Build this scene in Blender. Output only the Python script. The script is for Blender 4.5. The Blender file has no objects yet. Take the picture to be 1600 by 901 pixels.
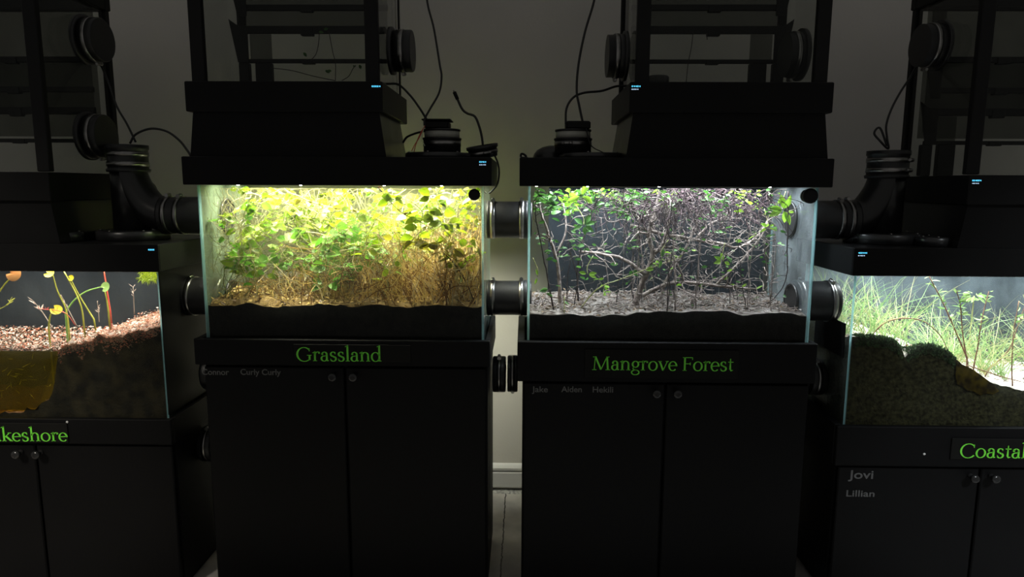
import bpy, math, random
from mathutils import Vector, Matrix, noise as mnoise

random.seed(7)
S = bpy.context.scene
COL = S.collection
V = Vector

# ------------------------------------------------------------------ camera, world, exposure
F_PX, CAM_D, CAM_H = 1070.0, 1.81, 1.16
PITCH, YAW, ROLL = math.radians(8.5), math.radians(1.0), math.radians(0.25)
C_FWD = V((-math.sin(YAW) * math.cos(PITCH), math.cos(YAW) * math.cos(PITCH), -math.sin(PITCH)))
_r = V((math.cos(YAW), math.sin(YAW), 0)); _u = _r.cross(C_FWD)
C_R = _r * math.cos(ROLL) + _u * math.sin(ROLL)
C_U = _u * math.cos(ROLL) - _r * math.sin(ROLL)
C_POS = V((0, -CAM_D, CAM_H))
cam = bpy.data.objects.new('camera', bpy.data.cameras.new('camera'))
COL.objects.link(cam)
m = Matrix((C_R, C_U, -C_FWD)).transposed().to_4x4(); m.translation = C_POS
cam.matrix_world = m
cam.data.sensor_width = 36.0
cam.data.lens = F_PX / 1600 * 36
cam.data.clip_start = 0.02
S.camera = cam

WORLD_STRENGTH = 0.13
WORLD_COLOR = (1.0, 0.98, 0.93)
LED_POWER = {'G': 32.0, 'M': 18.0, 'L': 8.5, 'C': 11.0}
LED_COLOR = {'G': (1.0, 0.965, 0.76), 'M': (0.84, 0.92, 1.0), 'L': (1.0, 0.93, 0.82), 'C': (0.88, 0.97, 1.0)}
w = bpy.data.worlds.new('world'); S.world = w; w.use_nodes = True
bg = w.node_tree.nodes['Background']
bg.inputs[0].default_value = (*WORLD_COLOR, 1); bg.inputs[1].default_value = WORLD_STRENGTH
S.view_settings.view_transform = 'Standard'
try: S.view_settings.look = 'None'
except Exception: pass
S.view_settings.exposure = 0.0; S.view_settings.gamma = 1.0; S.view_settings.use_curve_mapping = False
S.cycles.transparent_max_bounces = 40
S.cycles.max_bounces = 10
S.cycles.sample_clamp_indirect = 4.0

# two unseen spots added to brighten the outer signs, warm left, cool right
for lx, lcol, lp, aim in ((-2.0, (1.0, 0.92, 0.80), 250.0, (-1.65, .1, .45)), (2.0, (0.90, 0.96, 1.0), 250.0, (1.6, .1, .40))):
    ld = bpy.data.lights.new('added_sign_spot', 'SPOT'); ld.shadow_soft_size = .12; ld.energy = lp; ld.color = lcol
    ld.spot_size = math.radians(32); ld.spot_blend = 1.0
    lo = bpy.data.objects.new('added_sign_spot', ld); COL.objects.link(lo); lo.location = (lx, -2.3, 2.45)
    lo.rotation_euler = (V(aim) - lo.location).to_track_quat('-Z', 'Y').to_euler()

def P(px, py, Y):
    """point of the place that the photograph shows at a pixel, at depth Y"""
    d = C_FWD * F_PX + C_R * (px - 800) + C_U * (450.5 - py)
    return C_POS + d * ((Y - C_POS.y) / d.y)

# ------------------------------------------------------------------ materials
def lin(c):
    return tuple((v / 12.92 if v <= .04045 else ((v + .055) / 1.055) ** 2.4) for v in c)

def new_mat(name):
    mt = bpy.data.materials.new(name); mt.use_nodes = True
    nt = mt.node_tree; nt.nodes.clear()
    out = nt.nodes.new('ShaderNodeOutputMaterial')
    return mt, nt, out

def N(nt, t, **k):
    n = nt.nodes.new(t)
    for a, v in k.items():
        if a in n.inputs.keys(): n.inputs[a].default_value = v
        else: setattr(n, a, v)
    return n

def noise_col(nt, c1, c2, scale, detail=4, lo=.35, hi=.65):
    tc = N(nt, 'ShaderNodeTexCoord'); no = N(nt, 'ShaderNodeTexNoise', Scale=scale, Detail=detail)
    nt.links.new(tc.outputs['Object'], no.inputs['Vector'])
    cr = N(nt, 'ShaderNodeValToRGB')
    cr.color_ramp.elements[0].position = lo; cr.color_ramp.elements[1].position = hi
    cr.color_ramp.elements[0].color = (*c1, 1); cr.color_ramp.elements[1].color = (*c2, 1)
    nt.links.new(no.outputs['Fac'], cr.inputs['Fac'])
    return cr, no

def pbr(name, c1, c2=None, rough=.5, metal=0., scale=20, bump=0., bscale=80, spec=.5, rvar=0):
    mt, nt, out = new_mat(name)
    b = N(nt, 'ShaderNodeBsdfPrincipled', Roughness=rough, Metallic=metal)
    b.inputs['Specular IOR Level'].default_value = spec
    cr, no = noise_col(nt, c1, c2 or tuple(v * .85 for v in c1), scale)
    nt.links.new(cr.outputs[0], b.inputs['Base Color'])
    if rvar:
        mr = N(nt, 'ShaderNodeMapRange'); mr.inputs[3].default_value = rough - rvar; mr.inputs[4].default_value = rough + rvar
        nt.links.new(no.outputs['Fac'], mr.inputs[0]); nt.links.new(mr.outputs[0], b.inputs['Roughness'])
    if bump:
        tc = N(nt, 'ShaderNodeTexCoord'); n2 = N(nt, 'ShaderNodeTexNoise', Scale=bscale, Detail=5)
        nt.links.new(tc.outputs['Object'], n2.inputs['Vector'])
        bp = N(nt, 'ShaderNodeBump', Strength=bump, Distance=.004)
        nt.links.new(n2.outputs['Fac'], bp.inputs['Height']); nt.links.new(bp.outputs[0], b.inputs['Normal'])
    nt.links.new(b.outputs[0], out.inputs[0])
    return mt

def leaf_mat(name, c1, c2, trans=.45, scale=30, rough=.45):
    mt, nt, out = new_mat(name)
    cr, no = noise_col(nt, c1, c2, scale, 2)
    b = N(nt, 'ShaderNodeBsdfPrincipled', Roughness=rough)
    b.inputs['Specular IOR Level'].default_value = .35
    t = N(nt, 'ShaderNodeBsdfTranslucent'); mx = N(nt, 'ShaderNodeMixShader'); mx.inputs[0].default_value = trans
    nt.links.new(cr.outputs[0], b.inputs['Base Color']); nt.links.new(cr.outputs[0], t.inputs[0])
    nt.links.new(b.outputs[0], mx.inputs[1]); nt.links.new(t.outputs[0], mx.inputs[2])
    nt.links.new(mx.outputs[0], out.inputs[0])
    return mt

def schlick(nt, f0=.008):
    lw = N(nt, 'ShaderNodeLayerWeight', Blend=.5)
    pw = N(nt, 'ShaderNodeMath', operation='POWER'); pw.inputs[1].default_value = 5.
    nt.links.new(lw.outputs['Facing'], pw.inputs[0])
    mr = N(nt, 'ShaderNodeMapRange'); mr.inputs[3].default_value = f0; mr.inputs[4].default_value = .9
    nt.links.new(pw.outputs[0], mr.inputs[0]); return mr.outputs[0]

def glass_mat(name, tint, dirt, dirt_col, scale=6, streak=1.0, lo=.4, hi=.75, speck=0.):
    """thin clear pane: passes light straight through, mirrors a little, carries a film of dirt and droplets"""
    mt, nt, out = new_mat(name)
    tr = N(nt, 'ShaderNodeBsdfTransparent'); tr.inputs[0].default_value = (*tint, 1)
    gl = N(nt, 'ShaderNodeBsdfGlossy', Roughness=.03)
    fr = schlick(nt)
    mx = N(nt, 'ShaderNodeMixShader'); nt.links.new(fr, mx.inputs[0])
    nt.links.new(tr.outputs[0], mx.inputs[1]); nt.links.new(gl.outputs[0], mx.inputs[2])
    df = N(nt, 'ShaderNodeBsdfDiffuse'); df.inputs[0].default_value = (*dirt_col, 1)
    tl = N(nt, 'ShaderNodeBsdfTranslucent'); tl.inputs[0].default_value = (*dirt_col, 1)
    dm = N(nt, 'ShaderNodeMixShader'); dm.inputs[0].default_value = .5
    nt.links.new(df.outputs[0], dm.inputs[1]); nt.links.new(tl.outputs[0], dm.inputs[2])
    tc = N(nt, 'ShaderNodeTexCoord'); mp = N(nt, 'ShaderNodeMapping')
    mp.inputs['Scale'].default_value = (streak, streak, 1)
    no = N(nt, 'ShaderNodeTexNoise', Scale=scale, Detail=6, Roughness=.65)
    nt.links.new(tc.outputs['Object'], mp.inputs[0]); nt.links.new(mp.outputs[0], no.inputs['Vector'])
    mr = N(nt, 'ShaderNodeMapRange'); mr.inputs[1].default_value = lo; mr.inputs[2].default_value = hi
    mr.inputs[3].default_value = dirt * .25; mr.inputs[4].default_value = dirt
    nt.links.new(no.outputs['Fac'], mr.inputs[0])
    fac = mr.outputs[0]
    if speck:
        vo = N(nt, 'ShaderNodeTexVoronoi', Scale=170.); nt.links.new(tc.outputs['Object'], vo.inputs['Vector'])
        lt = N(nt, 'ShaderNodeMath', operation='LESS_THAN'); lt.inputs[1].default_value = .16
        nt.links.new(vo.outputs['Distance'], lt.inputs[0])
        ml = N(nt, 'ShaderNodeMath', operation='MULTIPLY'); ml.inputs[1].default_value = speck
        nt.links.new(lt.outputs[0], ml.inputs[0])
        ad = N(nt, 'ShaderNodeMath', operation='ADD'); nt.links.new(fac, ad.inputs[0]); nt.links.new(ml.outputs[0], ad.inputs[1])
        fac = ad.outputs[0]
    m2 = N(nt, 'ShaderNodeMixShader'); nt.links.new(fac, m2.inputs[0])
    nt.links.new(mx.outputs[0], m2.inputs[1]); nt.links.new(dm.outputs[0], m2.inputs[2])
    nt.links.new(m2.outputs[0], out.inputs[0])
    return mt

def emit_mat(name, c, s):
    mt, nt, out = new_mat(name)
    e = N(nt, 'ShaderNodeEmission', Strength=s); e.inputs[0].default_value = (*c, 1)
    nt.links.new(e.outputs[0], out.inputs[0]); return mt

M = {}
M['wall'] = pbr('painted wall', (.62, .59, .555), (.575, .55, .52), rough=.85, scale=2.2, bump=.08, bscale=120, spec=.2)
M['trim'] = pbr('painted baseboard', (.62, .61, .62), (.58, .57, .58), rough=.55, scale=5)
M['mortar'] = pbr('rough mortar', (.55, .54, .53), (.2, .2, .2), rough=.95, scale=90, bump=.8)
M['black'] = pbr('black laminate', (0.002496, 0.002496, 0.00273), (0.0039, 0.0039, 0.004212), rough=.55, scale=3, bump=.05, bscale=200, spec=.15, rvar=.06)
M['hood'] = pbr('matte black acrylic', (.004, .004, .0042), (.0055, .0055, .0055), rough=.45, scale=6, spec=.12)
M['hoodtop'] = pbr('semi gloss black acrylic', (.004, .004, .0042), (.0065, .0065, .007), rough=.32, scale=8, spec=.5, rvar=.1)
M['frame'] = pbr('black plastic frame', (.003, .003, .003), (.0045, .0045, .0045), rough=.6, scale=12, spec=.25)
M['rubber'] = pbr('black rubber', (.008, .008, .0085), (.013, .013, .0135), rough=.42, scale=40, bump=.06, bscale=300, spec=.45)
M['pvc'] = pbr('black abs pipe', (.005, .005, .0055), (.009, .009, .009), rough=.33, scale=14, spec=.5, rvar=.1)
M['flange'] = pbr('satin black flange', (.016, .016, .017), (.026, .026, .027), rough=.3, scale=14, spec=.6, rvar=.08)
M['steel'] = pbr('stainless band', (.32, .31, .30), (.20, .195, .19), rough=.28, metal=1., scale=40)
M['whitering'] = pbr('off white ring', (.42, .42, .37), (.32, .32, .28), rough=.5, scale=20)
M['wire'] = pbr('black cable sheath', (.008, .008, .008), (.012, .012, .012), rough=.5, scale=30)
M['redwire'] = pbr('red wire', (.6, .07, .05), (.45, .05, .04), rough=.45, scale=40)
M['whitewire'] = pbr('pale wire', (.6, .6, .48), (.45, .45, .36), rough=.45, scale=40)
M['knob'] = pbr('glossy black knob', (.012, .012, .012), (.02, .02, .02), rough=.2, scale=30, spec=.6)
M['green'] = pbr('green lettering', (.19, .80, .06), (.17, .74, .05), rough=.5, scale=30)
M['plate'] = pbr('black sign plate', (.006, .006, .0055), (.009, .009, .008), rough=.5, scale=9, spec=.12)
M['grey'] = pbr('grey vinyl lettering', (.10, .10, .10), (.13, .13, .13), rough=.5, scale=60)
M['chip'] = pbr('pale paint chip', (.7, .7, .68), (.5, .5, .5), rough=.7, scale=60)
M['smoke'] = glass_mat('smoked baffle', (.55, .56, .54), .10, (.05, .05, .05))
M['upglass'] = glass_mat('upper pane', (.905, .915, .90), .05, (.16, .17, .16), scale=5)
M['pane_clear'] = glass_mat('front pane', (.985, .992, .985), .012, (.65, .7, .62), scale=9, speck=.0)
M['pane_dirty'] = glass_mat('back pane film', (.97, .98, .97), .018, (.42, .50, .56), scale=7, streak=2.2, speck=.12)
M['pane_haze'] = glass_mat('hazy lit back pane', (.97, .98, .95), .15, (.66, .70, .42), scale=7, streak=2.2, speck=.1)
M['pane_gfog'] = glass_mat('greenish fogged side pane', (.97, .985, .96), .5, (.40, .52, .34), scale=8, streak=2.5, speck=.15)
M['pane_c'] = glass_mat('hazy coastal back pane', (.97, .98, .97), .22, (.50, .60, .66), scale=7, streak=1.6, speck=.1)
M['pane_fog'] = glass_mat('fogged side pane', (.97, .985, .98), .34, (.62, .7, .74), scale=8, streak=2.5, speck=.15)
M['pane_side'] = glass_mat('side pane', (.98, .99, .98), .10, (.6, .66, .62), scale=8, speck=.06)
mt, nt, out = new_mat('cut glass edge')
a = N(nt, 'ShaderNodeBsdfTranslucent'); a.inputs[0].default_value = (.50, .82, .86, 1)
b = N(nt, 'ShaderNodeBsdfDiffuse'); b.inputs[0].default_value = (.38, .70, .74, 1)
mx = N(nt, 'ShaderNodeMixShader'); mx.inputs[0].default_value = .45
t_ = N(nt, 'ShaderNodeBsdfTransparent'); t_.inputs[0].default_value = (.75, .95, .95, 1)
m2 = N(nt, 'ShaderNodeMixShader'); m2.inputs[0].default_value = .62
nt.links.new(a.outputs[0], mx.inputs[1]); nt.links.new(b.outputs[0], mx.inputs[2])
nt.links.new(t_.outputs[0], m2.inputs[1]); nt.links.new(mx.outputs[0], m2.inputs[2]); nt.links.new(m2.outputs[0], out.inputs[0])
M['edge'] = mt
M['back'] = pbr('dark backing sheet', (0.0063, 0.0081, 0.0108), (0.0135, 0.01665, 0.0216), rough=.85, scale=5, bump=.1, spec=.08)
M['led'] = emit_mat('led', (1, .97, .9), 30)
M['oled'] = emit_mat('blue display text', (.10, .62, 1.0), 1.6)
M['oledw'] = emit_mat('pale display text', (.55, .75, 1.0), 1.2)
M['peat'] = pbr('black peat', (.002, .0018, .0015), (.008, .007, .005), rough=.95, scale=70, bump=.9, bscale=120, spec=.1)
M['peatlake'] = pbr('dark pond soil', (.004, .0035, .002), (.022, .018, .008), rough=.9, scale=26, bump=.9, bscale=90, spec=.15)
M['peatcoast'] = pbr('mossy coastal soil', (.008, .007, .003), (.035, .034, .014), rough=.95, scale=110, bump=1., bscale=160, spec=.1)
M['litter'] = pbr('grey leaf litter ground', (0.0448, 0.0352, 0.02944), (0.1664, 0.1504, 0.1376), rough=.95, scale=60, bump=1., bscale=90, spec=.1)
M['strawsoil'] = pbr('straw covered soil', (0.07, 0.045, 0.0175), (0.18, 0.125, 0.05), rough=.95, scale=60, bump=1., bscale=90, spec=.1)
M['sand'] = pbr('pale sand', (.26, .235, .20), (.42, .39, .345), rough=.95, scale=55, bump=.9, bscale=140, spec=.1)
M['redsoil'] = pbr('reddish litter soil', (0.06, 0.0225, 0.0125), (0.21, 0.12, 0.08), rough=.9, scale=80, bump=1., bscale=110, spec=.2)
M['straw'] = leaf_mat('dry straw', (0.332, 0.2041, 0.05207), (0.5719, 0.427, 0.1476), .3, 14, .6)
M['straw2'] = leaf_mat('dark straw', (0.084, 0.042, 0.0144), (0.204, 0.114, 0.036), .2, 14, .6)
M['straw3'] = leaf_mat('bleached straw', (0.3187, 0.2531, 0.1313), (0.4688, 0.3937, 0.2344), .3, 14, .6)
M['paleblade'] = leaf_mat('pale green stem', (0.1183, 0.134, 0.04368), (0.2033, 0.1852, 0.09612), .4, 12)
LEAFM = [leaf_mat('yellow green leaf', (0.08947, 0.1541, 0.003828), (0.1551, 0.201, 0.007656), .5),
         leaf_mat('lime leaf', (0.07826, 0.1624, 0.005456), (0.1565, 0.2165, 0.01091), .5),
         leaf_mat('green leaf', (0.04463, 0.1459, 0.01071), (0.102, 0.2244, 0.01785), .45),
         leaf_mat('golden leaf', (0.1513, 0.1452, 0.00605), (0.1997, 0.1815, 0.01815), .5)]
M['gstem'] = leaf_mat('green vine stem', (0.1651, 0.1774, 0.0546), (0.2553, 0.2593, 0.09828), .2)
M['bark'] = pbr('pale mangrove bark', (0.0792, 0.0612, 0.054), (0.2448, 0.2016, 0.18), rough=.85, scale=70, bump=.7, bscale=150, spec=.15)
M['darkbark'] = pbr('dark twig bark', (.012, .009, .009), (.05, .038, .038), rough=.85, scale=70, bump=.5, spec=.15)
M['roots'] = pbr('purple brown rootlets', (0.01485, 0.00858, 0.0099), (0.0528, 0.033, 0.0363), rough=.85, scale=60, spec=.15)
M['mleaf'] = leaf_mat('mangrove leaf', (0.024, 0.096, 0.0168), (0.0624, 0.1632, 0.024), .4)
M['mleafy'] = leaf_mat('bright mangrove leaf', (0.1364, 0.31, 0.0186), (0.2232, 0.3844, 0.0372), .5)
M['cgrass'] = leaf_mat('coastal grass', (0.11, 0.22, 0.055), (0.2475, 0.319, 0.121), .45, 14)
M['cgrassy'] = leaf_mat('yellowed coastal grass', (0.264, 0.253, 0.0935), (0.341, 0.33, 0.165), .45, 14)
M['ctwig'] = pbr('red brown twig', (.10, .045, .03), (.22, .12, .07), rough=.8, scale=60, spec=.15)
M['moss'] = leaf_mat('dark moss', (.012, .030, .008), (.035, .07, .018), .2, 60, .9)
M['orange'] = leaf_mat('orange pad leaf', (0.54, 0.225, 0.075), (0.6, 0.315, 0.12), .5, 40)
M['yellow'] = leaf_mat('yellow pad leaf', (0.495, 0.42, 0.015), (0.57, 0.495, 0.0375), .5, 40)
M['padgreen'] = leaf_mat('green pad leaf', (0.195, 0.345, 0.09), (0.27, 0.4125, 0.135), .5, 40)
M['redstem'] = leaf_mat('red stem', (.50, .06, .04), (.60, .12, .07), .3)
M['ystem'] = leaf_mat('yellow green stem', (0.3, 0.315, 0.045), (0.4125, 0.4125, 0.075), .4)
M['sprig'] = leaf_mat('pinkish white sprig', (0.42, 0.322, 0.266), (0.504, 0.434, 0.364), .4)
M['lit1'] = leaf_mat('red litter flake', (0.21, 0.049, 0.0245), (0.35, 0.126, 0.063), .3, 60)
M['lit2'] = leaf_mat('pale litter flake', (0.319, 0.253, 0.209), (0.4125, 0.363, 0.319), .3, 60)
M['lit3'] = leaf_mat('brown litter flake', (0.077, 0.04675, 0.0275), (0.165, 0.11, 0.066), .3, 60)
M['lit4'] = leaf_mat('grey litter flake', (0.084, 0.07, 0.063), (0.21, 0.1855, 0.168), .3, 60)
mt, nt, out = new_mat('murky water')
tr = N(nt, 'ShaderNodeBsdfTransparent'); tr.inputs[0].default_value = (.70, .62, .12, 1)
df = N(nt, 'ShaderNodeBsdfTranslucent'); df.inputs[0].default_value = (.075, .064, .004, 1)
gl = N(nt, 'ShaderNodeBsdfGlossy', Roughness=.05); fr = schlick(nt)
m1 = N(nt, 'ShaderNodeMixShader'); m1.inputs[0].default_value = .45
m2 = N(nt, 'ShaderNodeMixShader')
nt.links.new(tr.outputs[0], m1.inputs[1]); nt.links.new(df.outputs[0], m1.inputs[2])
nt.links.new(fr, m2.inputs[0]); nt.links.new(m1.outputs[0], m2.inputs[1]); nt.links.new(gl.outputs[0], m2.inputs[2])
nt.links.new(m2.outputs[0], out.inputs[0]); M['water'] = mt
M['amber'] = leaf_mat('amber seep', (0.0225, 0.0135, 0.0009), (0.1125, 0.081, 0.0045), .6, 55, .3)
# concrete floor with a saw-cut joint
mt, nt, out = new_mat('worn concrete')
b = N(nt, 'ShaderNodeBsdfPrincipled', Roughness=.6)
cr, no = noise_col(nt, (.26, .245, .235), (.60, .57, .54), 5.5, 8, .3, .7)
tc = N(nt, 'ShaderNodeTexCoord'); sx = N(nt, 'ShaderNodeSeparateXYZ'); nt.links.new(tc.outputs['Object'], sx.inputs[0])
n3 = N(nt, 'ShaderNodeTexNoise', Scale=40.); nt.links.new(tc.outputs['Object'], n3.inputs['Vector'])
ma = N(nt, 'ShaderNodeMath', operation='MULTIPLY_ADD'); ma.inputs[1].default_value = .010; nt.links.new(n3.outputs['Fac'], ma.inputs[0]); nt.links.new(sx.outputs['X'], ma.inputs[2])
ad = N(nt, 'ShaderNodeMath', operation='ADD'); ad.inputs[1].default_value = .059; nt.links.new(ma.outputs[0], ad.inputs[0])
ab = N(nt, 'ShaderNodeMath', operation='ABSOLUTE'); nt.links.new(ad.outputs[0], ab.inputs[0])
lt = N(nt, 'ShaderNodeMath', operation='LESS_THAN'); lt.inputs[1].default_value = .0022; nt.links.new(ab.outputs[0], lt.inputs[0])
mc = N(nt, 'ShaderNodeMixRGB'); mc.inputs[2].default_value = (.02, .018, .016, 1)
nt.links.new(lt.outputs[0], mc.inputs[0]); nt.links.new(cr.outputs[0], mc.inputs[1]); nt.links.new(mc.outputs[0], b.inputs['Base Color'])
bp = N(nt, 'ShaderNodeBump', Strength=.3, Distance=.004); nt.links.new(no.outputs['Fac'], bp.inputs['Height']); nt.links.new(bp.outputs[0], b.inputs['Normal'])
nt.links.new(b.outputs[0], out.inputs[0]); M['floor'] = mt

# ------------------------------------------------------------------ mesh helpers
class MB:
    def __init__(s): s.v = []; s.f = []; s.mi = []; s.sm = []
    def face(s, idx, mi=0, sm=False): s.f.append(idx); s.mi.append(mi); s.sm.append(sm)
    def hexa(s, p, mi=0):
        b = len(s.v); s.v += [tuple(q) for q in p]
        for q in ((0, 3, 2, 1), (4, 5, 6, 7), (0, 1, 5, 4), (1, 2, 6, 5), (2, 3, 7, 6), (3, 0, 4, 7)):
            s.face(tuple(b + i for i in q), mi)
    def box(s, x0, x1, y0, y1, z0, z1, mi=0):
        s.hexa([(x0, y0, z0), (x1, y0, z0), (x1, y1, z0), (x0, y1, z0), (x0, y0, z1), (x1, y0, z1), (x1, y1, z1), (x0, y1, z1)], mi)
    def cbox(s, x0, x1, y0, y1, z0, z1, c=.002, mi=0):
        """box with chamfered edges: one ring per level, corners cut"""
        c = min(c, (x1 - x0) * .4, (y1 - y0) * .4, (z1 - z0) * .4)
        def ring(i, z):
            a, b_, d, e = x0 + i, x1 - i, y0 + i, y1 - i
            k = c
            return [(a + k, d, z), (b_ - k, d, z), (b_, d + k, z), (b_, e - k, z), (b_ - k, e, z), (a + k, e, z), (a, e - k, z), (a, d + k, z)]
        rs = [ring(c, z0), ring(0, z0 + c), ring(0, z1 - c), ring(c, z1)]
        b = len(s.v)
        for r in rs: s.v += r
        s.face(tuple(b + 7 - i for i in range(8)), mi); s.face(tuple(b + 24 + i for i in range(8)), mi)
        for k in range(3):
            for i in range(8):
                j = (i + 1) % 8
                s.face((b + k * 8 + i, b + k * 8 + j, b + k * 8 + 8 + j, b + k * 8 + 8 + i), mi)
    def tube(s, pts, r, n=6, cap=True, mi=0):
        pts = [V(p) for p in pts]; m_ = len(pts)
        rr = r if isinstance(r, (list, tuple)) else [r] * m_
        up = None; b = len(s.v)
        for i, p in enumerate(pts):
            t = (pts[min(i + 1, m_ - 1)] - pts[max(i - 1, 0)])
            t = t.normalized() if t.length > 1e-9 else V((0, 0, 1))
            if up is None:
                up = t.cross(V((0, 0, 1)) if abs(t.z) < .9 else V((1, 0, 0))).normalized()
            up = (up - t * up.dot(t)).normalized() if (up - t * up.dot(t)).length > 1e-6 else t.orthogonal().normalized()
            sd = t.cross(up)
            for k in range(n):
                a = 2 * math.pi * k / n
                s.v.append(tuple(p + (up * math.cos(a) + sd * math.sin(a)) * rr[i]))
        for i in range(m_ - 1):
            for k in range(n):
                j = (k + 1) % n
                s.face((b + i * n + k, b + i * n + j, b + i * n + n + j, b + i * n + n + k), mi, True)
        if cap:
            s.face(tuple(b + n - 1 - k for k in range(n)), mi); e = b + (m_ - 1) * n
            s.face(tuple(e + k for k in range(n)), mi)
    def lathe(s, o, ax, prof, n=28, mi=0, cap=True):
        """prof: (distance along axis, radius) list"""
        ax = V(ax).normalized(); u = ax.orthogonal().normalized(); v_ = ax.cross(u); o = V(o); b = len(s.v)
        for h, r in prof:
            for k in range(n):
                a = 2 * math.pi * k / n
                s.v.append(tuple(o + ax * h + (u * math.cos(a) + v_ * math.sin(a)) * r))
        for i in range(len(prof) - 1):
            flat = abs(prof[i][0] - prof[i + 1][0]) < 1e-6
            for k in range(n):
                j = (k + 1) % n
                s.face((b + i * n + k, b + i * n + j, b + i * n + n + j, b + i * n + n + k), mi, not flat)
        if cap:
            s.face(tuple(b + n - 1 - k for k in range(n)), mi); e = b + (len(prof) - 1) * n
            s.face(tuple(e + k for k in range(n)), mi)
    def leaf(s, p, d, nrm, L, W, fold=.18, curl=.15, mi=0, stat=((0, .04), (.22, .75), (.5, 1.), (.78, .62), (1., .02))):
        d = V(d).normalized(); sd = d.cross(V(nrm))
        sd = sd.normalized() if sd.length > 1e-6 else d.orthogonal().normalized()
        up = sd.cross(d); b = len(s.v); p = V(p)
        for t, wd in stat:
            c = p + d * (L * t) - up * (curl * L * t * t)
            h = up * (fold * W * wd)
            s.v += [tuple(c - sd * (W * wd * .5) + h), tuple(c), tuple(c + sd * (W * wd * .5) + h)]
        for i in range(len(stat) - 1):
            q = b + i * 3
            s.face((q, q + 1, q + 4, q + 3), mi, True); s.face((q + 1, q + 2, q + 5, q + 4), mi, True)
    def blade(s, pts, w, side=None, mi=0):
        b = len(s.v); n = len(pts)
        for i, p in enumerate(pts):
            p = V(p); t = V(pts[min(i + 1, n - 1)]) - V(pts[max(i - 1, 0)])
            sd = V(side) if side else t.cross(V((0, 1, 0)))
            sd = sd.normalized() if sd.length > 1e-6 else V((1, 0, 0))
            ww = w * (1 - .85 * (i / (n - 1)) ** 2) * .5
            s.v += [tuple(p - sd * ww), tuple(p + sd * ww)]
        for i in range(n - 1):
            q = b + i * 2; s.face((q, q + 1, q + 3, q + 2), mi, True)
    def build(s, name, mats, parent=None):
        me = bpy.data.meshes.new(name)
        pv = parent.matrix_world.translation if False else None
        off = V((0, 0, 0))
        if parent is not None:
            q = parent
            while q is not None: off += q.location; q = q.parent
        me.from_pydata([(x - off.x, y - off.y, z - off.z) for x, y, z in s.v], [], s.f)
        for mt in (mats if isinstance(mats, (list, tuple)) else [mats]): me.materials.append(mt)
        me.polygons.foreach_set('material_index', s.mi); me.polygons.foreach_set('use_smooth', s.sm)
        me.update()
        o = bpy.data.objects.new(name, me); COL.objects.link(o)
        if parent is not None: o.parent = parent
        return o

def tag(o, label=None, cat=None, group=None, kind=None):
    if label: o['label'] = label
    if cat: o['category'] = cat
    if group: o['group'] = group
    if kind: o['kind'] = kind
    return o

def thing(name, label, cat, loc, group=None):
    o = bpy.data.objects.new(name, None); o.empty_display_size = .05
    COL.objects.link(o); o.location = loc
    return tag(o, label, cat, group)

def smooth(pts, k=6):
    """Catmull-Rom through points"""
    pts = [V(p) for p in pts]
    if len(pts) < 3: return pts
    q = [pts[0] * 2 - pts[1]] + pts + [pts[-1] * 2 - pts[-2]]; out_ = []
    for i in range(1, len(q) - 2):
        a, b, c, d = q[i - 1], q[i], q[i + 1], q[i + 2]
        for j in range(k):
            t = j / k
            out_.append(.5 * ((2 * b) + (c - a) * t + (2 * a - 5 * b + 4 * c - d) * t * t + (3 * b - a - 3 * c + d) * t ** 3))
    out_.append(pts[-1]); return out_

def R(a, b): return random.uniform(a, b)
def rdir(zlo=-1, zhi=1):
    z = R(zlo, zhi); a = R(0, 2 * math.pi); r = math.sqrt(max(0, 1 - z * z))
    return V((r * math.cos(a), r * math.sin(a), z))

# ------------------------------------------------------------------ room
WALL_Y = .69
mb = MB(); mb.box(-3.2, 3.2, WALL_Y, WALL_Y + .12, 0, 2.8); tag(mb.build('wall_back', M['wall']), kind='structure')
mb = MB(); mb.box(-3.2, 3.2, -3.4, WALL_Y + .12, -.1, 0); tag(mb.build('floor', M['floor']), kind='structure')
mb = MB()
prof = [(0, .018), (-.016, .018), (-.016, .075), (-.013, .079), (-.013, .083), (-.017, .087), (-.017, .095), (-.010, .104), (-.006, .108), (0, .11)]
b0 = len(mb.v)
for x in (-3.2, 3.2):
    for y, z in prof: mb.v.append((x, WALL_Y + y - .0004, z))
n = len(prof)
for i in range(n):
    j = (i + 1) % n; mb.face((i, j, n + j, n + i))
mb.face(tuple(range(n))); mb.face(tuple(2 * n - 1 - i for i in range(n)))
tag(mb.build('baseboard_back', M['trim']), kind='structure')
mb = MB()
xs = [-3.2 + i * .02 for i in range(321)]
for i, x in enumerate(xs):
    f = WALL_Y - .035 + .008 * mnoise.noise(V((x * 14, 3, 0)))
    mb.v += [(x, f, 0.0003), (x, WALL_Y - .018, .004 + .002 * mnoise.noise(V((x * 30, 9, 0)))), (x, WALL_Y - .001, .005)]
for i in range(320):
    for k in range(2):
        mb.face((i * 3 + k, i * 3 + 3 + k, i * 3 + 4 + k, i * 3 + 1 + k))
tag(mb.build('trim_1', M['mortar']), kind='structure')

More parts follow.
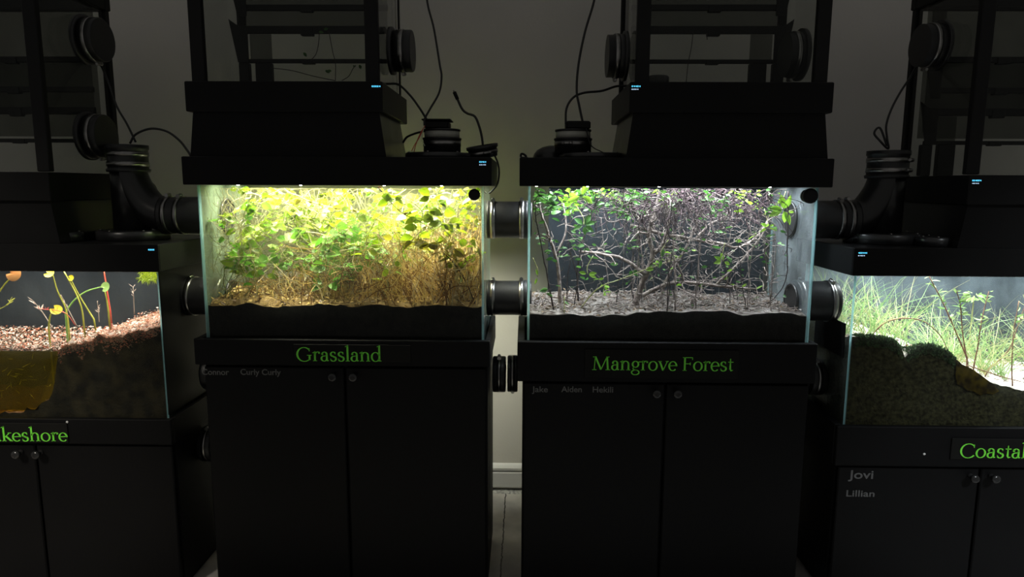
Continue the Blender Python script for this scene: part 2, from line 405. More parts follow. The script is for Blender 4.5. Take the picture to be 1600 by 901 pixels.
# ------------------------------------------------------------------ the four terrarium towers
# key: tank x0,x1, tank z offset against the two middle towers, ledge depth, upper hood x0,x1
T = {
    'G': dict(x0=-.863, x1=-.107, dz=0.0, led=.072, ux0=-.866, ux1=-.361, word='Grassland'),
    'M': dict(x0=.010, x1=.764, dz=0.0, led=.110, ux0=.263, ux1=.772, word='Mangrove Forest'),
    'L': dict(x0=-1.741, x1=-.985, dz=-.229, led=.072, ux0=-1.742, ux1=-1.236, word='Lakeshore'),
    'C': dict(x0=.876, x1=1.632, dz=-.227, led=.112, ux0=1.128, ux1=1.637, word='Coastal'),
}
LBL = {'G': 'Grassland', 'M': 'Mangrove Forest', 'L': 'Lakeshore', 'C': 'Coastal'}
HOOD_Z0, HOOD_Z1 = 1.160, 1.232
LEDGE_Z = .750

# ---- serif lettering -------------------------------------------------------------------
TH, TN = .17, .065
class Pen:
    def __init__(s): s.quads = []
    def stroke(s, pts, ws):
        n_ = len(pts); L_ = []
        for i in range(n_):
            a_, c_ = pts[max(i - 1, 0)], pts[min(i + 1, n_ - 1)]
            tx, ty = c_[0] - a_[0], c_[1] - a_[1]; l = math.hypot(tx, ty) or 1
            w_ = (ws[i] if isinstance(ws, (list, tuple)) else ws) / 2
            nx, ny = -ty / l * w_, tx / l * w_
            L_.append(((pts[i][0] + nx, pts[i][1] + ny), (pts[i][0] - nx, pts[i][1] - ny)))
        for i in range(n_ - 1): s.quads.append((L_[i][0], L_[i][1], L_[i + 1][1], L_[i + 1][0]))
    def arc(s, cx, cy, rx, ry, a0, a1, th=TH, tn=TN, n_=16):
        pts, ws = [], []
        for i in range(n_ + 1):
            a_ = math.radians(a0 + (a1 - a0) * i / n_)
            pts.append((cx + rx * math.cos(a_), cy + ry * math.sin(a_))); ws.append(tn + (th - tn) * abs(math.cos(a_)) ** 1.4)
        s.stroke(pts, ws)
    def stem(s, x, y0, y1, foot=True, flag=True, th=TH):
        s.stroke([(x, y0), (x, y1)], th)
        if foot: s.stroke([(x - .19, y0 + .03), (x + .19, y0 + .03)], .055)
        if flag: s.stroke([(x - .22, y1 - .13), (x + .06, y1 - .0)], [.05, .12])
def glyph(ch):
    p = Pen()
    if ch == 'r': p.stem(.22, 0, 1.); p.arc(.5, .62, .27, .36, 165, 60); p.arc(.62, .88, .05, .05, 0, 360, .1, .1, 8); return p, .72
    if ch == 'a': p.stroke([(.62, .78), (.62, .18), (.68, .05), (.80, .06)], [TH, TH, .13, .06]); p.arc(.40, .72, .22, .25, 0, 160); p.arc(.20, .76, .05, .06, 0, 360, .1, .1, 8); p.arc(.36, .28, .25, .27, 75, 330); p.stroke([(.42, .54), (.62, .62)], .06); return p, .86
    if ch == 's': p.arc(.36, .74, .22, .24, 35, 250); p.arc(.36, .26, .25, .26, 70, -150); p.stroke([(.22, .60), (.50, .42)], [.12, .16]); p.stroke([(.55, .92), (.55, .74)], .05); p.stroke([(.12, .08), (.12, .28)], .05); return p, .74
    if ch == 'l': p.stem(.24, 0, 1.68); return p, .48
    if ch == 'n': p.stem(.24, 0, 1.); p.arc(.55, .62, .28, .34, 170, 0); p.stem(.83, 0, .66, flag=False); return p, 1.08
    if ch == 'h': p.stem(.24, 0, 1.68); p.arc(.55, .62, .28, .34, 170, 0); p.stem(.83, 0, .66, flag=False); return p, 1.08
    if ch == 'd': p.arc(.44, .48, .36, .48, 20, 340); p.stem(.80, .02, 1.68, foot=False); p.stroke([(.80, .05), (.98, .05)], .06); return p, 1.04
    if ch == 'e': p.arc(.42, .48, .35, .48, 0, 318); p.stroke([(.10, .50), (.76, .55)], .07); return p, .86
    if ch == 'o': p.arc(.46, .48, .38, .48, 0, 360); return p, .96
    if ch == 't': p.stroke([(.27, 1.3), (.27, .22), (.36, .04), (.54, .10)], [.06, TH, .13, .05]); p.stroke([(.06, .95), (.56, .95)], .07); return p, .60
    if ch == 'v': p.stroke([(.14, .97), (.48, .0)], TH); p.stroke([(.86, .97), (.48, .0)], .075); p.stroke([(-.02, .97), (.34, .97)], .055); p.stroke([(.70, .97), (1., .97)], .055); return p, .98
    if ch == 'k': p.stem(.24, 0, 1.68); p.stroke([(.30, .45), (.78, .95)], .075); p.stroke([(.44, .56), (.90, .03)], TH); p.stroke([(.62, .95), (.95, .95)], .055); p.stroke([(.74, .03), (1.04, .03)], .055); return p, 1.0
    if ch == 'g': p.arc(.42, .64, .28, .32, 0, 360); p.arc(.42, -.22, .36, .25, 0, 360, .13); p.stroke([(.26, .36), (.18, .16), (.30, .06), (.60, .0)], [.06, .08, .11, .12]); p.stroke([(.66, .86), (.90, .92)], [.06, .1]); return p, .92
    if ch == 'M':
        p.stroke([(.26, 0), (.36, 1.42)], .075); p.stroke([(.36, 1.42), (.92, .05)], TH); p.stroke([(.92, .05), (1.48, 1.42)], .075); p.stroke([(1.48, 1.42), (1.58, 0)], TH)
        for a_, b_, y in ((.06, .48, .03), (1.36, 1.80, .03), (.14, .40, 1.39), (1.44, 1.70, 1.39)): p.stroke([(a_, y), (b_, y)], .055)
        return p, 1.86
    if ch == 'F': p.stem(.28, 0, 1.42, flag=False); p.stroke([(.08, 1.39), (1.0, 1.39)], .065); p.stroke([(1.0, 1.40), (1.0, 1.15)], .06); p.stroke([(.28, .74), (.80, .74)], .065); p.stroke([(.80, .88), (.80, .60)], .06); return p, 1.08
    if ch == 'C': p.arc(.78, .70, .66, .74, 42, 322); p.stroke([(1.26, 1.36), (1.26, 1.04)], .06); return p, 1.42
    if ch == 'G': p.arc(.78, .70, .66, .74, 42, 318); p.stroke([(1.26, 1.36), (1.26, 1.04)], .06); p.stem(1.27, .12, .62, foot=False, flag=False); p.stroke([(1.04, .62), (1.46, .62)], .06); return p, 1.56
    if ch == 'L': p.stem(.28, 0, 1.42, flag=False); p.stroke([(.08, .03), (1.0, .03)], .065); p.stroke([(1.0, .02), (1.05, .34)], .06); p.stroke([(.08, 1.39), (.50, 1.39)], .055); return p, 1.10
    return p, .42
def serif_text(mb_, text, xl, zb, width, xh, y, drop=0.0, t=.0012):
    x, q = 0, []
    for ch in text:
        p, adv = glyph(ch)
        q += [[(a_ + x, b_) for a_, b_ in quad] for quad in p.quads]; x += adv
    sx = width / x
    for quad in q:
        b = len(mb_.v)
        for yy in (y, y - t):
            for a_, b_ in quad: mb_.v.append((xl + a_ * sx, yy, zb + b_ * xh - drop * a_ * sx))
        mb_.face((b + 4, b + 5, b + 6, b + 7))
        for i in range(4): mb_.face((b + i, b + (i + 1) % 4, b + 4 + (i + 1) % 4, b + 4 + i))

def sans_text(text, name, xl, zb, height, y, parent, width=None):
    cu = bpy.data.curves.new('t', 'FONT'); cu.body = text; cu.size = 1; cu.extrude = .01; cu.offset = .012
    o = bpy.data.objects.new('t', cu); COL.objects.link(o)
    me = bpy.data.meshes.new_from_object(o); bpy.data.objects.remove(o); bpy.data.curves.remove(cu)
    xs_ = [v.co.x for v in me.vertices]; zs = [v.co.y for v in me.vertices]
    k = height / .73; kx = width / (max(xs_) - min(xs_)) if width else k
    off = V((0, 0, 0)); q = parent
    while q is not None: off += q.location; q = q.parent
    for v in me.vertices:
        c = v.co.copy(); v.co = V((xl + (c.x - min(xs_)) * kx, y - .0004 - c.z * .02, zb + c.y * k)) - off
    me.materials.append(M['grey']); me.name = name
    o = bpy.data.objects.new(name, me); COL.objects.link(o); o.parent = parent
    return o

# ---- builders ---------------------------------------------------------------------------
def stand(k, names):
    t = T[k]; dz = t['dz']; zt = LEDGE_Z + dz; zl = zt - t['led']; xc = (t['x0'] + t['x1']) / 2 + (-.002 if k == 'G' else .0)
    hw = .389; a, b_ = xc - hw, xc + hw
    o = thing('aquarium_stand', f'black two door cabinet stand under the {LBL[k]} sign', 'cabinet', (xc, .16, 0), 'black terrarium stands')
    mb = MB(); mb.box(a, b_, .012, .33, .02, zl); mb.box(a + .01, b_ - .01, .022, .32, 0, .02); mb.box(a + .01, b_ - .01, .012, .325, zl, zt - .04)
    mb.build('body', M['black'], o)
    mb = MB(); la, lb = t['x0'] - .026, t['x1'] + .017; z0 = zl
    mb.cbox(la, lb, -.022, -.004, z0, zt, .002); mb.cbox(la, lb, .327, .345, z0, zt, .002)
    mb.cbox(la, la + .02, -.004, .327, z0, zt, .002); mb.cbox(lb - .013, lb, -.004, .327, z0, zt, .002)
    tag(mb.build('ledge', M['black'], o), 'raised rim board around the tank foot')
    for s in (-1, 1):
        x0, x1 = (a + .004, xc - .003) if s < 0 else (xc + .003, b_ - .004)
        mb = MB(); mb.cbox(x0, x1, -.006, .0115, .030, zl - .008, .003); d = mb.build('door', M['black'], o)
        kx = xc + s * .028 - (.012 if k == 'L' else 0)
        mb = MB(); mb.lathe((kx, -.006, zl - .030), (0, -1, 0), [(-.001, .006), (.004, .0075), (.006, .0045), (.014, .0045), (.017, .010), (.022, .0125), (.027, .011), (.029, .006)], 18)
        mb.build('knob', M['knob'], d)
        for (nm, px, py, wpx, hpx, side) in names:
            if side == s:
                p = P(px, py, -.006); p2 = P(px + wpx, py, -.006)
                sans_text(nm, 'name_decal', p.x, p.z, hpx / 598, -.006, d, p2.x - p.x)
    return o

def tank(k, side_mats, back_cover, label):
    t = T[k]; x0, x1, dz = t['x0'], t['x1'], t['dz']; zb, zt = .712 + dz, 1.159 + dz; th = .006
    o = thing('glass_tank', label, 'terrarium', ((x0 + x1) / 2, .16, zb), 'rimless glass terrariums')
    def pane(nm, c, mat, thin):
        mb = MB(); mb.box(*c)
        for i, f in enumerate(mb.f):
            ps = [V(mb.v[j]) for j in f]; nr = (ps[1] - ps[0]).cross(ps[2] - ps[0]).normalized()
            mb.mi[i] = 0 if abs(nr[thin]) > .5 else 1
        return mb.build(nm, [mat, M['edge']], o)
    pane('front_pane', (x0, x1, 0, th, zb, zt), M['pane_clear'], 1)
    pane('back_pane', (x0, x1, .314, .32, zb, zt), M[{'G': 'pane_haze', 'C': 'pane_c'}.get(k, 'pane_dirty')], 1)
    pane('side_pane', (x0, x0 + th, th, .314, zb, zt), side_mats[0], 0)
    pane('side_pane', (x1 - th, x1, th, .314, zb, zt), side_mats[1], 0)
    pane('bottom_pane', (x0 + th, x1 - th, th, .314, zb, zb + th), M['pane_side'], 2)
    if back_cover:
        mb = MB()
        for a, b_ in back_cover: mb.box(x0 + a, x0 + b_, .3215, .3245, zb + .01, zt - .002)
        tag(mb.build('backing_sheet', M['back'], o), 'dark sheet behind the back pane')
    zz1, zz2 = P(793, 343, .16).z, P(793, 465, .16).z
    for side, y, z in {'G': ((1, .16, zz1), (1, .16, zz2), (-1, .16, P(290, 336, .16).z), (-1, .16, P(296, 462, .16).z)), 'M': ((-1, .16, zz1), (-1, .16, zz2), (1, .16, P(1310, 343, .16).z), (1, .115, P(1300, 470, .115).z)), 'L': (), 'C': ()}[k]:
        xx = x0 + th + .0004 if side < 0 else x1 - th - .0004; mb = MB()
        mb.lathe((xx, y, z), (-side, 0, 0), [(0, .037), (0, .050), (.005, .049), (.006, .044), (.003, .043), (.003, .002)], 32); tag(mb.build('port_ring', M['rubber'], o), 'black pipe port ring inside the side pane')
    if k == 'C':
        mb = MB(); mb.box(x0 - .0025, x0 - .0005, .03, .22, .70, .795); tag(mb.build('side_sheet', M['hood'], o), 'black strip added on the left pane for dark soil')  # black strip added over the clear pane where dark soil should show
    if k == 'L':
        mb = MB(); mb.box(x1 + .0005, x1 + .0025, .002, .318, zb + .045, zt - .001); tag(mb.build('side_sheet', M['hood'], o), 'black sheet covering the right pane')
    return o

def display(mb, x, z, y, rows, scale=1.0):
    """small lit characters on a hood front"""
    for r, (n_, mi, wd) in enumerate(rows):
        for i in range(n_):
            xx = x + i * wd / n_
            h = .0036 * scale if mi == 0 else .0022 * scale
            zz = z - r * .0065 * scale
            wch = wd / n_ * .72
            k_ = random.random()
            if k_ < .5:
                mb.box(xx, xx + wch, y - .0012, y - .0004, zz, zz + h * .3, mi); mb.box(xx, xx + wch * .35, y - .0012, y - .0004, zz, zz + h, mi)
                mb.box(xx, xx + wch, y - .0012, y - .0004, zz + h * .7, zz + h, mi)
            else:
                mb.box(xx, xx + wch, y - .0012, y - .0004, zz + h * .35, zz + h * .75, mi); mb.box(xx + wch * .6, xx + wch, y - .0012, y - .0004, zz, zz + h, mi)

LEDX = {'G': [P(v_, 290, .027).x for v_ in (372, 470, 600, 690)], 'M': [P(v_, 294, .027).x for v_ in (838, 918, 1030, 1203)],
        'L': [P(v_, 424, .027).x for v_ in (60, 180)], 'C': [P(v_, 432, .027).x for v_ in (1380, 1490, 1570)]}
def hood(k, disp, label):
    t = T[k]; a, b_ = t['x0'] - .023, t['x1'] + .022; dz = t['dz']; z0, z1 = HOOD_Z0 + dz, HOOD_Z1 + dz
    o = thing('light_hood', label, 'light hood', ((a + b_) / 2, .16, z0), 'black light hoods')
    mb = MB()
    mb.cbox(a, b_, -.03, -.024, z0, z1, .0015); mb.cbox(a, b_, .340, .346, z0, z1, .0015)
    mb.cbox(a, a + .006, -.0245, .3405, z0, z1, .0015); mb.cbox(b_ - .006, b_, -.0245, .3405, z0, z1, .0015)
    mb.build('shell', M['hood'], o)
    mb = MB(); mb.cbox(a + .001, b_ - .001, -.028, .345, z1 - .006, z1 + .0005, .0015); mb.build('top_panel', M['hoodtop'], o)
    mb = MB(); mb.box(t['x0'] + .02, t['x1'] - .02, .02, .034, z0 + .006, z0 + .012); s_ = mb.build('led_strip', M['hood'], o)
    for i, x in enumerate(LEDX[k]):
        mb = MB(); mb.cbox(x - .004, x + .004, .0225, .0315, z0 - .0012, z0 + .006, .002); mb.build('led', M['led'], s_)
    if disp:
        x, z, rows = disp; mb = MB(); display(mb, x, z, -.03, rows); mb.build('display', [M['oled'], M['oledw']], o)
    for q, (yy, pw) in enumerate(((.10, .5), (.23, .5))):
        ld = bpy.data.lights.new('led_light', 'AREA'); ld.shape = 'RECTANGLE'; ld.size = .66; ld.size_y = .05
        ld.energy = LED_POWER[k] * pw; ld.color = LED_COLOR[k]; ld.spread = math.radians(118)
        lo = bpy.data.objects.new('led_light', ld); COL.objects.link(lo); lo.parent = o
        lo.location = V(((t['x0'] + t['x1']) / 2, yy, z0 + .052)) - o.location
    return o

def upper_hood(k, disp, label):
    t = T[k]; a, b_ = t['ux0'], t['ux1']; dz = t['dz']; zn, z0, z1 = HOOD_Z1 + .001 + dz, 1.345 + dz, 1.420 + dz
    o = thing('upper_hood', label, 'hood', ((a + b_) / 2, .16, zn), 'upper black hoods')
    mb = MB(); mb.cbox(a, b_, -.03, .335, z0, z1, .002); mb.build('rim_box', M['hood'], o)
    mb = MB(); i0, i1 = .012, -.003
    y0, y1 = -.014, .300
    mb.hexa([(a + i1, y0, zn), (b_ - i1, y0, zn), (b_ - i1, y1, zn), (a + i1, y1, zn), (a + i0, y0 - .002, z0), (b_ - i0, y0 - .002, z0), (b_ - i0, y1 - .02, z0), (a + i0, y1 - .02, z0)]); mb.mi[3] = mb.mi[5] = 1
    tag(mb.build('funnel', [M['hood'], M['hoodtop']], o), 'flared black neck between the two hoods')
    if disp:
        x, z, rows = disp; mb = MB(); display(mb, x, z, -.03, rows); mb.build('display', [M['oled'], M['oledw']], o)
    return o

def upper_tank(k, ports, label, mirror):
    """tall framed tank on top; mirror=True puts the slanted baffle end on the right"""
    t = T[k]; dz = t['dz']; a, b_ = (t['ux0'] + .008, t['ux1'] - .014) if not mirror else (t['ux0'] + .018, t['ux1'] - .007)
    z0, z1 = 1.4215 + dz, 1.92 + dz; y0, y1 = -.004, .322
    o = thing('upper_tank', label, 'tank', ((a + b_) / 2, .16, z0), 'upper framed tanks')
    pw = .034
    for x in (a, b_ - pw):
        for y in (y0, y1 - .02):
            w_ = pw if y == y0 else .022
            if k == 'G' and y != y0 and x != a: w_ = .004
            xx = x if x == a else b_ - w_
            mb = MB(); mb.cbox(xx, xx + w_, y, y + .02, z0, z1 - .02, .002); mb.build('post', M['frame'], o)
    mb = MB()
    for c in ((a - .004, b_ + .004, y0 - .004, y0 + .024), (a - .004, b_ + .004, y1 - .024, y1 + .004), (a - .004, a + .03, y0 + .024, y1 - .024), (b_ - .03, b_ + .004, y0 + .024, y1 - .024)):
        mb.cbox(*c, z1 - .02, z1 + .03, .003)
    mb.build('top_frame', M['frame'], o)
    for nm, c in (('front_pane', (a + pw, b_ - pw, y0 + .006, y0 + .011)), ('back_pane', (a + .022, b_ - .022, y1 - .011, y1 - .006)),
                  ('side_pane', (a + .006, a + .011, y0 + .02, y1 - .02)), ('side_pane', (b_ - .011, b_ - .006, y0 + .02, y1 - .02))):
        mb = MB(); mb.box(*c, z0, z1 - .02); mb.build(nm, M['upglass'], o)
    # inside: a rack of rails and smoked panels with slanted ends
    yb = .25
    def X(u): return (a + u * (b_ - a)) if not mirror else (b_ - u * (b_ - a))
    mb = MB()
    for z, h in ((1.517, .011), (1.604, .021), (1.665, .016), (1.75, .016)):
        xa, xb = sorted((X(.055), X(.955))); mb.cbox(xa, xb, yb - .006, yb + .006, z + dz - h / 2, z + dz + h / 2, .001)
        xm = X(.47); mb.cbox(xm - .018, xm + .018, yb - .010, yb + .008, z + dz - h * .8, z + dz + h * .35, .001)
    mb.build('rail', M['frame'], o)
    def quad(pts, nm, mat, y, th=.003):
        mb = MB(); p = [(X(u), z + dz) for u, z in pts]
        if mirror: p = p[::-1]
        mb.hexa([(p[0][0], y, p[0][1]), (p[1][0], y, p[1][1]), (p[1][0], y + th, p[1][1]), (p[0][0], y + th, p[0][1]),
                 (p[3][0], y, p[3][1]), (p[2][0], y, p[2][1]), (p[2][0], y + th, p[2][1]), (p[3][0], y + th, p[3][1])])
        return mb.build(nm, mat, o)
    quad(((.050, 1.512), (.115, 1.512), (.115, 1.595), (.005, 1.632)), 'slanted_end', M['frame'], yb - .012)
    quad(((.060, 1.640), (.115, 1.640), (.115, 1.74), (.010, 1.76)), 'slanted_end', M['frame'], yb - .012)
    quad(((.06, 1.614), (.95, 1.614), (.95, 1.657), (.06, 1.657)), 'smoked_dimming_panel', M['smoke'], yb)
    quad(((.06, 1.673), (.95, 1.673), (.95, 1.742), (.06, 1.742)), 'smoked_dimming_panel', M['smoke'], yb)
    quad(((.115, 1.523), (.245, 1.523), (.245, 1.593), (.115, 1.593)), 'smoked_dimming_panel', M['smoke'], yb + .004)
    for u0, u1 in ((.045, .108), (.145, .245)):
        xa, xb = sorted((X(u0), X(u1))); mb = MB(); mb.cbox(xa, xb, yb - .004, yb + .016, z0, 1.512 + dz, .002); mb.build('rack_foot', M['frame'], o)
    if k in 'LC':
        quad(((.03, 1.530), (.97, 1.530), (.97, 1.90), (.03, 1.90)), 'smoked_dimming_panel', M['smoke'], yb + .012)  # full-width dark sheet added to deepen the dim interior
        quad(((.02, 1.545), (.10, 1.545), (.10, 1.88), (.02, 1.88)), 'smoked_dimming_panel', M['smoke'], yb - .02)  # narrow dark sheet added at the end, also to darken the inside
    if k in 'MC':
        xc = X(.845) if k == 'M' else X(.86); mb = MB(); mb.lathe((xc, .10, z0), (0, 0, 1), [(0, .030), (.028, .030), (.032, .026), (.0321, .022)], 28); mb.build('inner_port', M['rubber'], o)
    return o

def clamp(mb, c, ax, r, w_=.013, ang=90.):
    ax = V(ax).normalized(); c = V(c)
    mb.lathe(c - ax * w_ / 2, ax, [(0, r - .001), (0, r + .0016), (w_, r + .0016), (w_, r - .001)], 32, cap=False)
    u = V((0, 0, 1)); u = (u - ax * u.dot(ax)); u = u.normalized() if u.length > .1 else V((1, 0, 0))
    v_ = ax.cross(u); a = math.radians(ang); d = u * math.sin(a) + v_ * math.cos(a); s_ = ax.cross(d)
    p = c + d * (r + .0045)
    mb.lathe(p - s_ * .010, s_, [(0, .0035), (.003, .0052), (.014, .0052), (.016, .0035), (.017, .0056), (.024, .0056)], 10)

def coupling(name, label, c, x0, x1, r, group='rubber pipe couplings', clamps=2, hollow=False, cl_ang=(78, 95), shift=0, pos=None):
    """straight rubber sleeve along x with hose clamps; c=(y,z)"""
    o = thing(name, label, 'pipe coupling', ((x0 + x1) / 2, c[0], c[1]), group)
    L = x1 - x0; mb = MB()
    pr = [(0, r * .93), (.0, r * 1.03), (.004, r * 1.05), (.016, r), (L - .016, r), (L - .004, r * 1.05), (L, r * 1.03)]
    if L < .05: pr = [(0, r * .9), (0, r), (.003, r * 1.04), (L - .003, r * 1.04), (L, r)]
    if hollow: pr += [(L, r * .86), (.004, r * .86)] 
    else: pr += [(L, r * .93)]
    mb.lathe((x0, c[0], c[1]), (1, 0, 0), pr, 36); mb.build('sleeve', M['rubber'], o)
    pos = pos if pos else (x0 + .017, x1 - .017) if clamps == 2 else ((x0 + x1) / 2 + shift,)
    for i, x in enumerate(pos):
        mb = MB(); clamp(mb, (x, c[0], c[1]), (1, 0, 0), r * (1.02), .013, cl_ang[i % 2]); mb.build('hose_clamp', M['steel'], o)
    return o

stand('G', [('Connor', 316, 585, 42, 10, -1), ('Curly Curly', 376, 585, 63, 10, -1)])
stand('M', [('Jake', 831, 612, 25, 10, -1), ('Aiden', 877, 612, 32, 10, -1), ('Hekili', 926, 612.5, 32, 10, -1)])
stand('L', [])
stand('C', [('Jovi', 1325, 747, 39, 15, -1), ('Lillian', 1322, 775, 44, 11.5, -1)])

tank('G', (M['pane_gfog'], M['pane_side']), [], 'glass terrarium of yellow-green vines and straw above the Grassland sign')
tank('M', (M['pane_side'], M['pane_fog']), [(.065, .30), (.302, .60), (.602, .735)], 'glass terrarium of bare branches above the Mangrove Forest sign')
tank('L', (M['pane_side'], M['pane_side']), [(.004, .75)], 'glass terrarium of pad leaves and red litter above the Lakeshore sign')
tank('C', (M['pane_side'], M['pane_side']), [(.004, .75)], 'glass terrarium of long pale grass above the Coastal sign')

def xz(px, py, Y=-.03):
    p = P(px, py, Y); return p.x, p.z
hood('G', (*xz(749, 254), [(5, 0, .018), (4, 1, .018)]), 'long black light hood on the Grassland terrarium')
hood('M', None, 'long black light hood on the Mangrove Forest terrarium')
hood('L', (*xz(232, 391), [(4, 0, .017)]), 'long black light hood on the Lakeshore terrarium')
hood('C', (*xz(1341, 396), [(6, 0, .023), (4, 1, .018)]), 'long black light hood on the Coastal terrarium')
upper_hood('G', (*xz(581, 136), [(5, 0, .023)]), 'black flared hood standing on the left of the Grassland hood')
upper_hood('M', (*xz(987, 136), [(5, 0, .023), (4, 1, .018)]), 'black flared hood standing on the right of the Mangrove Forest hood')
upper_hood('L', None, 'black flared hood standing on the Lakeshore hood, far left')
upper_hood('C', (*xz(1519, 283), [(6, 0, .023), (4, 1, .018)]), 'black flared hood standing on the Coastal hood, far right')
upper_tank('G', 0, 'black framed upper tank above the Grassland terrarium', False)
upper_tank('M', 0, 'black framed upper tank above the Mangrove Forest terrarium', True)
upper_tank('L', 0, 'black framed upper tank above the Lakeshore terrarium, cut by the left edge', False)
upper_tank('C', 0, 'black framed upper tank above the Coastal terrarium, cut by the right edge', False)

# ---- signs ---------------------------------------------------------------------------------
def sign(k, pl, tx, xh_px, label):
    (ax, ay), (bx, by) = pl; Y = -.0225
    a, b_ = P(ax, ay, Y), P(bx, by, Y)
    o = thing('name_sign', label, 'sign', ((a.x + b_.x) / 2, Y, b_.z), 'green lettered name signs')
    mb = MB(); mb.cbox(a.x, b_.x, Y - .003, Y, b_.z, a.z, .001); mb.build('plate', M['plate'], o)
    p, q = P(tx[0], tx[2], Y - .003), P(tx[1], tx[2], Y - .003)
    mb = MB(); serif_text(mb, T[k]['word'], p.x, p.z, q.x - p.x, xh_px / 598, Y - .0032, (P(tx[0], tx[2], Y).z - P(tx[1], tx[3], Y).z) / (q.x - p.x))
    tag(mb.build('lettering', M['green'], o), 'green serif lettering')
sign('G', ((459, 537), (642, 566)), (463, 597, 563.5, 564.5), 15.5, 'black sign with green letters reading Grassland')
sign('M', ((914, 545), (1152, 592)), (924, 1146, 577.5, 579.5), 15.5, 'black sign with green letters reading Mangrove Forest')
sign('L', ((-62, 659), (108, 691)), (-29, 107, 690 - 1.2, 688.8), 15, 'black sign with green letters reading Lakeshore')
sign('C', ((1487, 684), (1672, 719)), (1498, 1603, 714, 715.5), 16, 'black sign with green letters reading Coastal')

# ---- ducts, couplings, clamps ----------------------------------------------------------------
RY = .16
zu, zl = P(793, 343, RY).z, P(793, 465, RY).z
coupling('rubber_coupling', 'upper of the two rubber couplings joining the middle terrariums', (RY, zu), -.1065, .0095, .052)
coupling('rubber_coupling', 'lower of the two rubber couplings joining the middle terrariums', (RY, zl), -.1065, .0095, .050)
coupling('rubber_coupling', 'rubber coupling between the Mangrove Forest and Coastal terrariums', (.115, P(1300, 470, .115).z), .7645, .8755, .056, cl_ang=(95, 75))
coupling('rubber_coupling', 'rubber coupling between the Lakeshore and Grassland terrariums', (RY, P(296, 462, RY).z), -.9845, -.8635, .055)
zc = P(776, 584, RY).z
coupling('open_coupling', 'open black pipe stub on the right of the Grassland stand', (RY, zc), -.0895, -.052, .051, 'open pipe stubs', 1, True, (80, 80))
coupling('open_coupling', 'open black pipe stub on the left of the Mangrove Forest stand', (RY, zc + .002), -.046, -.0165, .052, 'open pipe stubs', 1, True, (262, 262))
coupling('open_coupling', 'open black pipe stub on the right of the Mangrove Forest stand', (RY, zc), .7815, .822, .053, 'open pipe stubs', 1, True, (80, 80))
coupling('open_coupling', 'open black pipe stub on the left of the Coastal terrarium, low', (RY, zc), .833, .8755, .050, 'open pipe stubs', 1, True, (80, 80))
coupling('open_coupling', 'open black pipe stub on the right of the Lakeshore stand', (RY, P(312, 692, RY).z), -.9675, -.928, .051, 'open pipe stubs', 1, True, (80, 80))
coupling('open_coupling', 'open black pipe stub on the left of the Grassland stand', (RY, zc), -.945, -.8895, .051, 'open pipe stubs', 1, True, (80, 80))

def port(label, x0, x1, y, z, r, side):
    o = thing('blanked_port', label, 'pipe port', ((x0 + x1) / 2, y, z), 'capped ports of the upper tanks')
    L = x1 - x0; mb = MB(); mb.lathe((x0, y, z), (1, 0, 0), [(0, r * .9), (0, r * .97), (L * .3, r * .97), (L * .3, r), (L - .003, r), (L, r * .96)], 36); mb.build('cap', M['rubber'], o)
    mb = MB(); clamp(mb, (x0 + L * (.55 if side > 0 else .45), y, z), (1, 0, 0), r, .012, 262); mb.build('hose_clamp', M['steel'], o)
    xf = x0 if side > 0 else x1 - .012
    mb = MB(); mb.lathe((xf, y, z), (1, 0, 0), [(0, r * 1.02), (0, r * 1.14), (.010, r * 1.14), (.012, r * 1.02)], 36); mb.build('flange', M['rubber'], o)
    return o
pg = P(616, 80, .16)
port('capped port on the right of the Grassland upper tank', -.3745, -.312, .16, pg.z, .056, 1)
pm = P(972, 88, .16)
port('capped port on the left of the Mangrove Forest upper tank', .225, .2805, .16, pm.z, .058, -1)
pm2 = P(1256, 86, .14)
port('capped port inside the right wall of the Mangrove Forest upper tank', .705, .7535, .14, pm2.z, .060, -1)
pl_, pl2 = P(120, 60, .17), P(130, 213, .19)
port('upper capped port on the right of the Lakeshore upper tank', -1.2495, -1.195, .19, pl_.z, .060, 1)
port('lower capped port on the right of the Lakeshore upper tank', -1.2495, -1.195, .17, pl2.z, .060, 1)
pc_ = P(1482, 70, .17)
port('capped port on the left of the Coastal upper tank', 1.088, 1.1455, .18, pc_.z, .058, -1)

def flange(label, x, y, z, r, h=.018):
    o = thing('port_flange', label, 'pipe flange', (x, y, z), 'round flanges on the hoods')
    mb = MB(); mb.lathe((x, y, z), (0, 0, 1), [(0, r), (h - .003, r), (h, r - .003)], 44); mb.build('disc', M['flange'], o)
    mb = MB()
    for i in range(6):
        a_ = i * math.pi / 3 + .3; mb.lathe((x + (r - .010) * math.cos(a_), y + (r - .010) * math.sin(a_), z + h), (0, 0, 1), [(0, .004), (.002, .0038), (.003, .0025)], 10)
    mb.build('bolt', M['steel'], o)
    return o
HT = HOOD_Z1 + .0012

